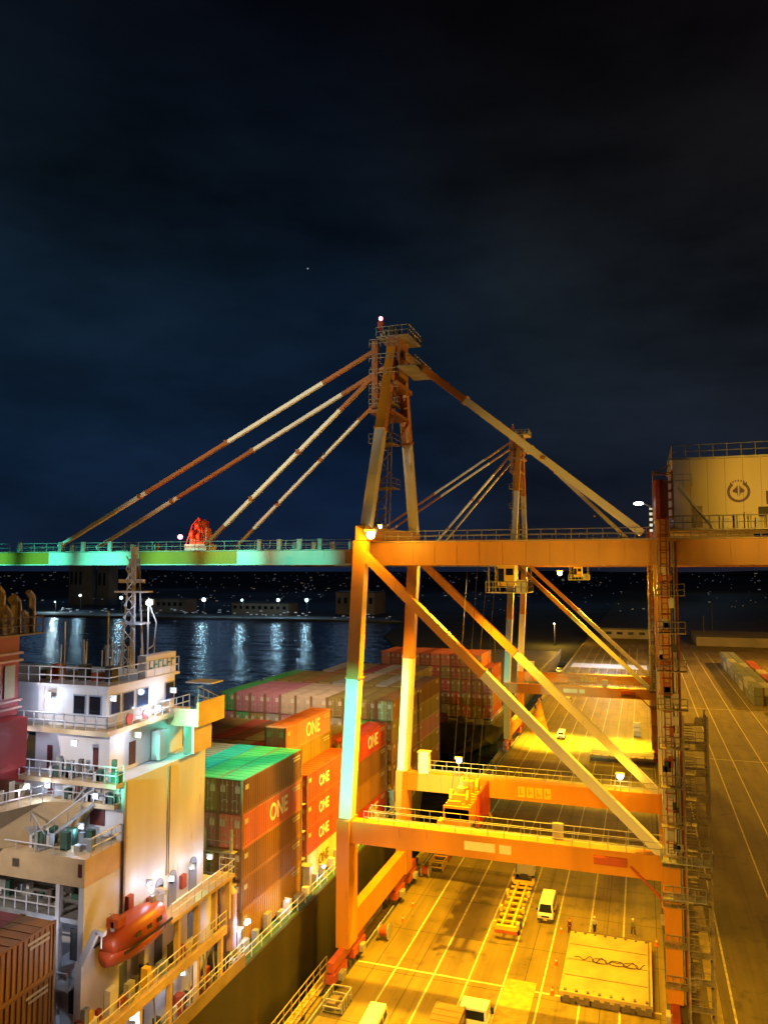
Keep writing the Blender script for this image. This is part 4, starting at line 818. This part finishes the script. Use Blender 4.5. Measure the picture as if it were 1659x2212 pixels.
# ------------------------------------------------------------------ vehicles and people on the apron
def wheel_set(parent, pts, r, w):
    for x, y in pts:
        t_ = MB().tube((x - w / 2, y, r), (x + w / 2, y, r), r, 16).build('wheel', BLACK, parent)
        MB().tube((x - w / 2 - .012, y, r), (x + w / 2 + .012, y, r), r * .55, 12).build('rim', GALV, t_)
def bevel(o, w=.06, s=2):
    b_ = o.modifiers.new('bevel', 'BEVEL'); b_.width = w; b_.segments = s; b_.limit_method = 'ANGLE'; return o
VANW = mat('van_white_paint', (.78, .78, .76), .28, var=.06)
def prof(mb, pts, w, w2=None, mi=0):
    """side profile (y, z) extruded in x, top a little narrower"""
    zs = [p[1] for p in pts]; zm = max(zs); n = len(pts)
    def hw(z): return w / 2 if z < 1.05 else w / 2 - (z - 1.05) * .14
    vs = [(-hw(z), y, z) for y, z in pts] + [(hw(z), y, z) for y, z in pts]
    return mb.add(vs, [tuple(range(n)), tuple(range(2 * n - 1, n - 1, -1))] + [(i, (i + 1) % n, n + (i + 1) % n, n + i) for i in range(n)], mi)
def make_van(name, loc, rz, label, L_=4.7, Hh=1.98, w=1.7):
    v = empty(name, loc, label, 'van'); v.rotation_euler.z = rz
    f = -L_ / 2
    bevel(prof(MB(), [(f, .35), (f, .95), (f + .12, 1.12), (f + .75, Hh - .08), (f + 1.05, Hh), (L_ / 2 - .1, Hh), (L_ / 2, 1.1), (L_ / 2, .35)], w).build('body', VANW, v), .07)
    g = MB().add([(-w / 2 + .12, f + .135, 1.16), (w / 2 - .12, f + .135, 1.16), (w / 2 - .24, f + .70, Hh - .15), (-w / 2 + .24, f + .70, Hh - .15), (-w / 2 + .12, f + .10, 1.17), (w / 2 - .12, f + .10, 1.17), (w / 2 - .24, f + .66, Hh - .14), (-w / 2 + .24, f + .66, Hh - .14)], [(4, 5, 6, 7), (0, 1, 5, 4), (1, 2, 6, 5), (2, 3, 7, 6), (3, 0, 4, 7), (3, 2, 1, 0)])
    g.build('windscreen', GLASS, v)
    for s in (-1, 1):
        for y0_, y1_ in ((f + .95, f + 1.75), (f + 1.9, f + 3.1), (f + 3.25, L_ / 2 - .3)):
            x0_ = s * (w / 2 - .02); x1_ = s * (w / 2 - .085)
            MB().add([(x0_ + s * .015, y0_, 1.15), (x0_ + s * .015, y1_, 1.15), (x1_ + s * .015, y1_, 1.68), (x1_ + s * .015, y0_ + .1, 1.68)], [(0, 1, 2, 3)]).build('side_window', GLASS, v)
    for s in (-1, 1):
        MB().box(*sorted((s * .5, s * .8)), f - .03, f + .02, .68, .9).build('headlight', mat('headlight_lens', (.8, .8, .75), .2), v)
        MB().box(*sorted((s * (w / 2), s * (w / 2 + .2))), f + .5, f + .58, 1.15, 1.4).build('mirror', BLACK, v)
    MB().box(-w / 2 - .01, w / 2 + .01, f - .06, f + .1, .33, .55).build('bumper', DARK, v); MB().box(-.45, .45, f - .02, f + .02, .66, .84).build('grille', BLACK, v)
    MB().box(-.2, .2, f - .075, f - .055, .38, .5).build('number_plate', YELLOW, v)
    wheel_set(v, [(s * (w / 2 - .1), y) for s in (-1, 1) for y in (f + .85, L_ / 2 - .9)], .31, .19)
    return v
make_van('parked_van', (-11.1, 91.5, 0), 0, 'white van facing the camera on the yellow-lit lanes beside the long trailer')
make_van('parked_van', (-22.4, 63.0, 0), math.radians(3), 'white van cut off by the bottom edge of the photo near the ship')
make_van('parked_car', (-18.6, 185, 0), 0, 'tiny white van parked on the bright yellow ground under the far crane', 4.2, 1.7)
make_van('parked_car', (-21.5, 232, 0), math.radians(180), 'tiny white van far down the quay, beyond the far crane\'s portal beam', 4.5, 1.9)
# yard tractor with empty chassis
def make_tractor(loc, label, rz=0):
    v = empty('yard_tractor', loc, label, 'tractor'); v.rotation_euler.z = rz
    MB().box(-.45, .45, -3.0, 2.2, .55, .85).box(-.9, .9, -2.6, -1.2, .85, 1.0).build('frame', DARK, v)
    c = bevel(MB().box(-1.2, 1.2, .6, 2.4, .7, 2.0).box(-1.15, 1.15, .65, 2.3, 2.0, 2.95).build('cab', VANW, v), .06)
    for b_ in ((.6, .645), (2.31, 2.34)): MB().box(-.95, .95, *b_, 2.05, 2.75).build('window', GLASS, c)
    for s in (-1, 1): MB().box(*sorted((s * 1.2, s * 1.45)), 2.2, 2.3, 1.9, 2.4).build('mirror', BLACK, c)
    MB().tube((-1.0, .4, 1), (-1.0, .4, 3.1), .08, 8).build('exhaust_pipe', GALV, v)
    wheel_set(v, [(s * 1.0, y) for s in (-1, 1) for y in (1.6, -2.0)], .5, .3)
    return v
make_tractor((-15.0, 99.6, 0), 'white yard tractor hitched to the far end of the empty chassis')
ch = empty('chassis_trailer', (-14.6, 90.4, 0), 'long empty yellow container chassis trailer standing on the lanes', 'trailer')
g = MB()
for s in (-1, 1): g.box(s * .55 - .12, s * .55 + .12, -6.3, 6.3, .95, 1.4)
for k in range(9): y = -6.2 + k * 1.55; g.box(-1.2, 1.2, y - .09, y + .09, 1.1, 1.3)
for y in (-6.2, 6.2): g.box(-1.22, 1.22, y - .2, y + .2, 1.0, 1.42)
for s in (-1, 1):
    for y in (-6.2, -2.2, 2.2, 6.2): g.box(s * 1.22 - .15, s * 1.22 + .15, y - .25, y + .25, 1.25, 1.8)
g.build('frame', YELLOW, ch)
for s in (-1, 1): MB().box(s * .8 - .1, s * .8 + .1, 3.2, 3.4, 0.02, 1.0).build('landing_leg', GALV, ch)
MB().box(-1.2, 1.2, -6.5, -6.42, .7, .95).build('rear_bumper', RED, ch)
wheel_set(ch, [(s * 1.0, y) for s in (-1, 1) for y in (-4.6, -3.3)], .5, .4)
# loaded trailer at the bottom of the picture
make_tractor((-14.2, 64.6, 0), 'cream topped yard tractor pulling a brown container at the photo bottom')
ct = empty('chassis_trailer', (-15.9, 61.6, 0), 'chassis trailer carrying a brown container at the photo bottom', 'trailer')
MB().box(-.6, -.4, -3.5, 3.4, .9, 1.3).box(.4, .6, -3.5, 3.4, .9, 1.3).box(-1.2, 1.2, -3.4, -3.1, 1.0, 1.33).box(-1.2, 1.2, 2.6, 2.9, 1.0, 1.33).build('frame', YELLOW, ct)
wheel_set(ct, [(s * 1.0, y) for s in (-1, 1) for y in (-2.6, -1.4)], .48, .35)
container(-15.9, 61.6, 1.34, 2.0, 'brown', 'brown ribbed container riding on a trailer at the photo bottom', None, 6.1)

# hatch cover lying on the apron
HC = mat('hatch_cover_paint', (.46, .34, .13), .55, var=.25, scale=.5, rust=.25, rustcol=(.25, .13, .04))
def hatch(loc, sx, sy, h, label):
    o = empty('hatch_cover', loc, label, 'hatch cover', None)
    g = MB().box(-sx / 2, sx / 2, -sy / 2, sy / 2, h * .55, h); g.build('top_plate', HC, o)
    g = MB()
    for k in range(7): x = -sx / 2 + .1 + k * (sx - .3) / 6; g.box(x, x + .12, -sy / 2 + .1, sy / 2 - .1, 0.01, h * .55)
    for k in range(5): y = -sy / 2 + .1 + k * (sy - .3) / 4; g.box(-sx / 2 + .1, sx / 2 - .1, y, y + .12, .012, h * .54)
    g.build('girder', SHIPDECK, o)
    g = MB()
    for k in range(1, 4): y = -sy / 2 + k * sy / 4; g.box(-sx / 2 + .2, sx / 2 - .4, y - .05, y + .05, h, h + .03)
    g.box(sx / 2 - .35, sx / 2 - .2, -sy / 2, sy / 2, h, h + .05); g.box(-sx / 2, sx / 2, sy / 2 - .2, sy / 2 - .05, h, h + .05)
    for k in range(8):
        x = -sx / 2 + .5 + k * (sx - 1) / 7; g.box(x - .12, x + .12, -sy / 2 + .2, -sy / 2 + .5, h, h + .12); g.box(x - .12, x + .12, sy / 2 - .6, sy / 2 - .3, h, h + .12)
    g.build('joint_bar', SHIPDECK, o)
    for k in range(9): x = -sx / 2 + .4 + k * (sx - 1) / 8; MB().box(x, x + .5, -sy / 2 - .06, -sy / 2 + .01, .15 + .2 * (k % 2), .75).build('edge_bracket', SHIPDECK, o)
    return o
hatch((-4.0, 80.2, 0), 8.1, 12.4, 1.0, 'big cream hatch cover lying flat on the apron beside the stair tower')
hatch((-4.5, 169.5, 0), 13, 8, 1.2, 'dark edged hatch cover lying on bright ground under the far crane')
g = MB(); random.seed(2)
pts = [(-7.2 + 6.6 * i / 40, 80.6 + .55 * math.sin(i * .9) * math.sin(i * .13), 1.07) for i in range(41)]; g.path(pts, .035, 5)
for c in (-4.8, -3.2, -1.9): g.path([(c + .7 * math.cos(a_ * .35), 80.4 + .5 * math.sin(a_ * .35), 1.08) for a_ in range(19)], .03, 5)
tag(g.build('hatch_marks', BLACK), 'dark unreadable looped marks on top of the cream hatch cover', 'marks')  # illegible marks on the cover modelled as thin dark loops
# stacked white barriers / boxes under the far crane
st = empty('pallet_stack', (-1.9, 193, 0), 'pale stack of three pallets by the far crane\'s landward leg', 'pallets')
for k in range(3): MB().box(-.8, .8, -.7, .7, .2 + k * 1.1, .9 + k * 1.1).box(-.9, .9, -.8, .8, k * 1.1 + .02, k * 1.1 + .15).build('crate', VANW, st)
# cable cone and heap by the far crane
cn = MB()
for k in range(6): cn.tube((-24.2, 189, k * 1.4), (-24.2, 189, k * 1.4 + 1.3), 2.2 - k * .36, 14, 0, 2.0 - k * .36)
tag(cn.build('cable_reel', mat('reel_orange_paint', (.58, .24, .04), .5, var=.3)), 'tall tapered orange cable reel beside the far crane\'s waterside leg', 'reel')
# gangway along the quay edge
gw = empty('gangway', (-29.2, 66, 0), 'yellow railed gangway stretched along the quay edge beside the ship', 'gangway')
ALU = mat('gangway_yellow_metal', (.55, .40, .12), .45, .3, var=.3)
g = MB().box(-.9, .1, -7, 5.6, .35, .45)
for k in range(20): y = -6.8 + k * .64; g.box(-.9, .1, y, y + .06, .45, .5)
g.build('walkway', ALU, gw)
g = MB().rail([(-.9, -7, .4), (-.9, 5.6, .4)], 1.3, 1.6, .05).rail([(.1, -7, .4), (.1, 5.6, .4)], 1.3, 1.6, .05); g.build('handrail', ALU, gw)
for y in (-6, -2, 2, 5): MB().tube((-1.0, y, .2), (.2, y, .2), .2, 10).build('roller', BLACK, gw)
# bollards and fenders on the quay edge
for k in range(14):
    b_ = MB().tube((0, 0, .1), (0, 0, .75), .24, 12, 0, .2).tube((0, 0, .7), (0, 0, .95), .34, 12, 0, .3).box(-.4, .4, -.4, .4, .01, .1)
    if k == 0: bo = b_.build('bollard', DARK); o = bo
    else: o = bo.copy(); COL.objects.link(o)
    y = 60.5 + k * 13.4; o.location = (-29.45, y, 0)
    tag(o, 'short dark mooring bollard in the row on the quay edge beside the ship', 'bollard', 'bollards along the quay edge')
# cluttered drums near the waterside legs
for (x, y, lab) in ((-27.0, 80.2, 'grey cable drum lying beside the big crane\'s sill beam'), (-27.2, 97.5, 'grey cable drum behind the big crane\'s second waterside leg')):
    d_ = empty('cable_drum', (x, y, 0), lab, 'drum')
    MB().tube((-.5, 0, .8), (.5, 0, .8), .5, 14).build('core', RED, d_)
    for s in (-1, 1): MB().tube((s * .5 - .05, 0, .8), (s * .5 + .05, 0, .8), .8, 16).build('flange', GALV, d_)

CONE = mat('cone_orange', (.70, .16, .02), .5)
cn0 = None
for k, (x, y) in enumerate(((-9.2, 87.6), (-9.0, 80.5), (-8.8, 75.0), (-26.3, 84.5), (-26.3, 88.5), (-16.4, 104.2), (.6, 87.9))):
    if cn0 is None:
        cn0 = o = MB().tube((0, 0, .05), (0, 0, .75), .17, 10, 0, .04).box(-.22, .22, -.22, .22, .004, .06).build('traffic_cone', [CONE])
        MB().tube((0, 0, .40), (0, 0, .55), .116, 10, 0, .085).build('reflective_band', VANW, o)
    else: o = copy_tree(cn0)
    o.location = (x, y, 0); tag(o, 'small orange traffic cone standing on the yellow-lit apron', 'traffic cone', 'traffic cones on the apron')
for x, y, c, lab in ((-26.6, 104.5, RED, 'red open gear cage behind the big crane\'s second waterside leg'), (-27.0, 66.8, GALV, 'grey open gear cage on the quay beside the gangway'), (-26.4, 100.6, YELLOW, 'yellow open gear cage near the grey cable drum on the quay')):
    gc = empty('gear_cage', (x, y, 0), lab, 'gear cage')
    g = MB()
    for sx in (-1, 1):
        for k in range(5): g.box(sx * .9 - .04, sx * .9 + .04, -1.2 + k * .58, -1.12 + k * .58, .12, 1.2)
        g.box(sx * .9 - .05, sx * .9 + .05, -1.2, 1.2, 1.15, 1.25)
    for sy in (-1, 1): g.box(-.9, .9, sy * 1.2 - .05, sy * 1.2 + .05, 1.15, 1.25); g.box(-.9, .9, sy * 1.2 - .05, sy * 1.2 + .05, .5, .6)
    g.build('frame', c, gc); MB().box(-.95, .95, -1.25, 1.25, .02, .14).build('floor_plate', DARK, gc)
    MB().box(-.7, .1, -.9, .5, .14, .7).tube((.4, -.8, .3), (.5, .9, .4), .16, 8).build('lashing_gear', SHIPDECK, gc)

# people (one continuous skinned body each)
def person(loc, rz, label, top, trousers, hat, pose=0):
    p = empty('person', loc, label, 'person'); p.rotation_euler.z = rz
    def skin(name, vs, es, rs, m_):
        me = bpy.data.meshes.new(name); me.from_pydata(vs, es, []); o = bpy.data.objects.new(name, me); COL.objects.link(o); o.parent = p
        md = o.modifiers.new('skin', 'SKIN'); sd = o.modifiers.new('sub', 'SUBSURF'); sd.levels = sd.render_levels = 1
        for v_, r_ in zip(me.skin_vertices[0].data, rs): v_.radius = (r_, r_)
        me.skin_vertices[0].data[0].use_root = True; me.materials.append(m_); return o
    sw = .16 * pose
    V = [(0, 0, .93), (0, 0, 1.12), (0, .01, 1.36), (0, .01, 1.50), (0, -.01, 1.60), (0, -.01, 1.72), (.19, 0, 1.40), (.25, -.03 - sw, 1.12), (.25, -.12 - sw, .88), (-.19, 0, 1.40), (-.25, -.03 + sw, 1.12), (-.25, -.08 + sw, .86),
         (.10, 0, .86), (.11, sw - .02, .48), (.12, sw, .08), (.12, sw - .14, .05), (-.10, 0, .86), (-.11, -sw - .02, .48), (-.12, -sw, .08), (-.12, -sw - .14, .05)]
    E_ = [(0, 1), (1, 2), (2, 3), (3, 4), (4, 5), (2, 6), (6, 7), (7, 8), (2, 9), (9, 10), (10, 11), (0, 12), (12, 13), (13, 14), (14, 15), (0, 16), (16, 17), (17, 18), (18, 19)]
    R_ = [.14, .13, .15, .06, .095, .085, .07, .05, .035, .07, .05, .035, .095, .065, .045, .04, .095, .065, .045, .04]
    skin('person', V, E_, R_, SKIN).name = 'body'
    skin('jacket', [V[0], V[1], V[2], V[6], V[7], (V[8][0], V[8][1] + .03, .95), V[9], V[10], (V[11][0], V[11][1] + .03, .95)], [(0, 1), (1, 2), (2, 3), (3, 4), (4, 5), (2, 6), (6, 7), (7, 8)], [.17, .165, .18, .095, .075, .06, .095, .075, .06], top)
    skin('trousers', [V[0], V[12], V[13], (V[14][0], V[14][1], .12), V[16], V[17], (V[18][0], V[18][1], .12)], [(0, 1), (1, 2), (2, 3), (0, 4), (4, 5), (5, 6)], [.16, .115, .09, .075, .115, .09, .075], trousers)
    for s, k in ((1, 8), (-1, 11)):
        h = V[k]; g = MB().box(h[0] - .02, h[0] + .02, h[1] - .04, h[1] + .04, h[2] - .09, h[2])
        for q in range(4): g.tube((h[0], h[1] - .035 + q * .023, h[2] - .09), (h[0] - s * .015, h[1] - .035 + q * .023, h[2] - .15 - .015 * (q in (1, 2))), .009, 5)
        g.tube((h[0], h[1] - .04, h[2] - .04), (h[0] - s * .02, h[1] - .075, h[2] - .08), .011, 5); g.build('hand', SKIN, p)
    g = MB().ball((0, -.01, 1.735), .125, 12, 0, (1, 1.12, .8)).tube((0, -.03, 1.71), (0, -.03, 1.725), .15, 12); g.build('helmet', hat, p)
    MB().box(-.045, -.02, -.115, -.10, 1.655, 1.67).box(.02, .045, -.115, -.10, 1.655, 1.67).build('eyes', BLACK, p)
    MB().box(-.012, .012, -.13, -.10, 1.61, 1.64).build('nose', SKIN, p)
    for s in (-1, 1): MB().box(s * .10 - .012, s * .10 + .012, -.03, .02, 1.61, 1.67).build('ear', SKIN, p)
DRED = mat('dark_red_cloth', (.12, .02, .02), .8); NAVY = mat('navy_cloth', (.03, .035, .06), .8); HIV = mat('pale_vest_cloth', (.55, .55, .45), .8); OLV = mat('olive_cloth', (.14, .15, .07), .8); HELW = mat('white_helmet', (.8, .8, .78), .3)
person((-8.3, 87.4, 0), 2.4, 'person in dark red clothing standing just off the hatch cover corner', DRED, DRED, RED, .3)
person((-5.75, 88.6, 0), .5, 'person in pale vest and white helmet behind the middle of the hatch cover', HIV, NAVY, HELW, .5)
person((-1.75, 89.4, 0), -.6, 'person in olive work clothes behind the hatch cover, close to the crane leg', OLV, NAVY, HELW, .8)

# ------------------------------------------------------------------ far background
PAL = mat('far_concrete', (.22, .19, .14), .8, var=.4, scale=.05)
STKM = mat('grey_container_paint', (.17, .19, .19), .6, var=.4, scale=.2)
def block(x0, x1, y0, y1, z1, label, m_=PAL, win=True, cat='building', name='warehouse', group=None):
    o = MB().box(x0, x1, y0, y1, -1.5, z1).build(name, m_); tag(o, label, cat, group)
    if win:
        MB().box(x0 - .6, x1 + .6, y0 - .6, y1 + .6, z1, z1 + .8).build('roof', DARK, o)
        for k in range(int((x1 - x0) / 6)):
            MB().box(x0 + 2 + k * 6, x0 + 5 + k * 6, y0 - .15, y0, z1 * .45, z1 * .75).build('window', GLASS, o)
    return o
block(26, 190, 425, 470, 4.5, 'long low tan embankment wall at the landward end of the quay', PAL, False, 'wall', 'embankment_wall')
block(60, 150, 360, 372, 3.2, 'low tan yard wall beyond the grey container rows', PAL, False, 'wall', 'yard_wall')
block(-22, 6, 455, 480, 5, 'small dark shed at the far end of the quay')
block(-262, -225, 640, 670, 18, 'tall pale block building on the far shore beyond the last light mast')
block(-450, -400, 610, 630, 11, 'low warehouse behind the far-shore lamps')
block(-345, -290, 600, 620, 9, 'wide low shed behind the far-shore lamps')
block(-610, -590, 700, 720, 48, 'taller dark tower block on the far shore under the crane boom')
block(-576, -560, 705, 720, 46, 'shorter dark tower block next to the taller one on the far shore')
for k in range(8):
    for j in range(2):
        o = container(31.3 + j * 2.6 + (k % 2) * .2, 252 + k * 12.6, 0, 2.6, ['slate', 'slate', 'grey', 'slate'][(k + j) % 4], 'weathered container in the long row standing along the dark yard', 'containers standing in the yard', 12.19, False)
        o = container(31.3 + j * 2.6, 252 + k * 12.6, 2.62, 2.6, ['slate', 'grey', 'slate', 'slate'][(k + j) % 4], 'weathered container lying on top of the long yard row', 'containers standing in the yard', 12.19, False)
for k in range(6):
    for z, c in ((0, 'brown'), (2.62, 'rust red')):
        container(37.2 + .2 * (k % 2), 246 + k * 12.8, z, 2.6, c if k % 3 else 'beige', 'weathered container in the row beyond the grey one on the dark yard', 'containers standing in the yard', 12.19, False)
# light poles
def pole(x, y, z0, h, label, m_, r, power=0, col=COOL, group=None):
    o = MB().tube((0, 0, 0), (0, 0, h), .25, 6, 0, .15).build('light_mast', DARK, loc=(x, y, z0)); tag(o, label, 'light mast', group)
    MB().ball((0, -1, h), r * .62, 10).build('lens', m_, o)
    if power: lamp('lamp', (x, y - r - 2, z0 + h), power, col, .8)
FL = [(-516, 609, 2.0), (-440, 572, 2.4), (-348, 560, 2.7), (-313, 562, 1.5), (-286, 574, 2.2), (-262, 578, 2.4)]
NAMES = ['seen by the dark tower blocks', 'seen just beside the ship mast', 'biggest and brightest', 'smallest', 'medium sized beside the smallest', 'next to the pale block building']
for (x, y, r), nm in zip(FL, NAMES): pole(x, y, -1.5, 15, f'bright white light mast on the far shore, {nm}', GLOWF, r, 4.5e3, (.45, .8, 1), 'light masts on the far shore')
pole(-520, 580, -1.5, 10, 'wide pale light mast standing low on the water edge of the far quay', GLOWF, 1.0, 10e3, (.6, .9, 1))
pole(40, 505, 0, 18, 'tall thin unlit light mast standing in front of the tan embankment', GALV, .2)
pole(31, 445, 0, 14, 'thin unlit light mast near the end of the container row', GALV, .2)
pole(-45, 420, -2, 12, 'white light mast on the small berth beyond the far crane', GLOWC, .5, 25e3, SODW)
pole(-34.3, 186, 6, 19, 'green navigation light mast on the far ship', GLOWG, .42)
ql = struct(MB().box(-28, 2, 318, 332, 0, .006), 'lit_quay_patch', mat('pale_lit_concrete', (.5, .5, .5), .7, var=.3)); lamp('lamp', (-14, 325, 14), 16e3, COOL, .5)  # lit strip of quay painted paler, with an added lamp over it
# city lights
CITY = []
random.seed(21)
gl = MB()
def light(x, y, z, w, h, mi): gl.box(x - w / 2, x + w / 2, y - 1, y + 1, z - h / 2, z + h / 2, mi)
for k in range(480):
    d = random.choice((760, 900, 1100, 1400, 1900, 2600, 3400)) * random.uniform(.9, 1.15); an = psi + math.radians(random.uniform(-28, 28)); x = -d * math.sin(an); y = d * math.cos(an)
    if -x * .0 + y < 620: continue
    if x > -60 and random.random() < .4: continue
    z = random.uniform(0, 8) + (random.random() ** 3) * d * .010; s = d * random.uniform(.0004, .0010)
    light(x, y, z, s * random.choice((1, 1, 1.4, 3.2)), s * .8, random.choice((0, 0, 1, 2, 2, 3)))
for k in range(70):
    t_ = random.random(); x = -520 + 330 * t_; light(x, 575 + 18 * random.random() + 12 * math.sin(t_ * 3), random.uniform(-1, 3), random.uniform(.6, 2.2), .7, random.choice((0, 0, 1)))
co = gl.build('city_lights', [mat('city_light_cool', (1, 1, 1), .5, emit=(.6, .8, 1), es=.11), mat('city_light_blue', (1, 1, 1), .5, emit=(.35, .55, 1), es=.08), mat('city_light_warm', (1, .9, .7), .5, emit=(1, .78, .5), es=.12), mat('city_light_violet', (1, .9, 1), .5, emit=(.75, .6, 1), es=.1)])
tag(co, 'countless small white and warm city lights on the far shore', 'city lights', None, 'stuff')
s_ = MB().ball((-1369, 3000, 1367), 3.2, 8).build('star', mat('star_light', (1, 1, 1), .5, emit=(.7, .8, 1), es=.5)); tag(s_, 'single faint white star above the crane in the night sky', 'star')
bpy.context.view_layer.update()
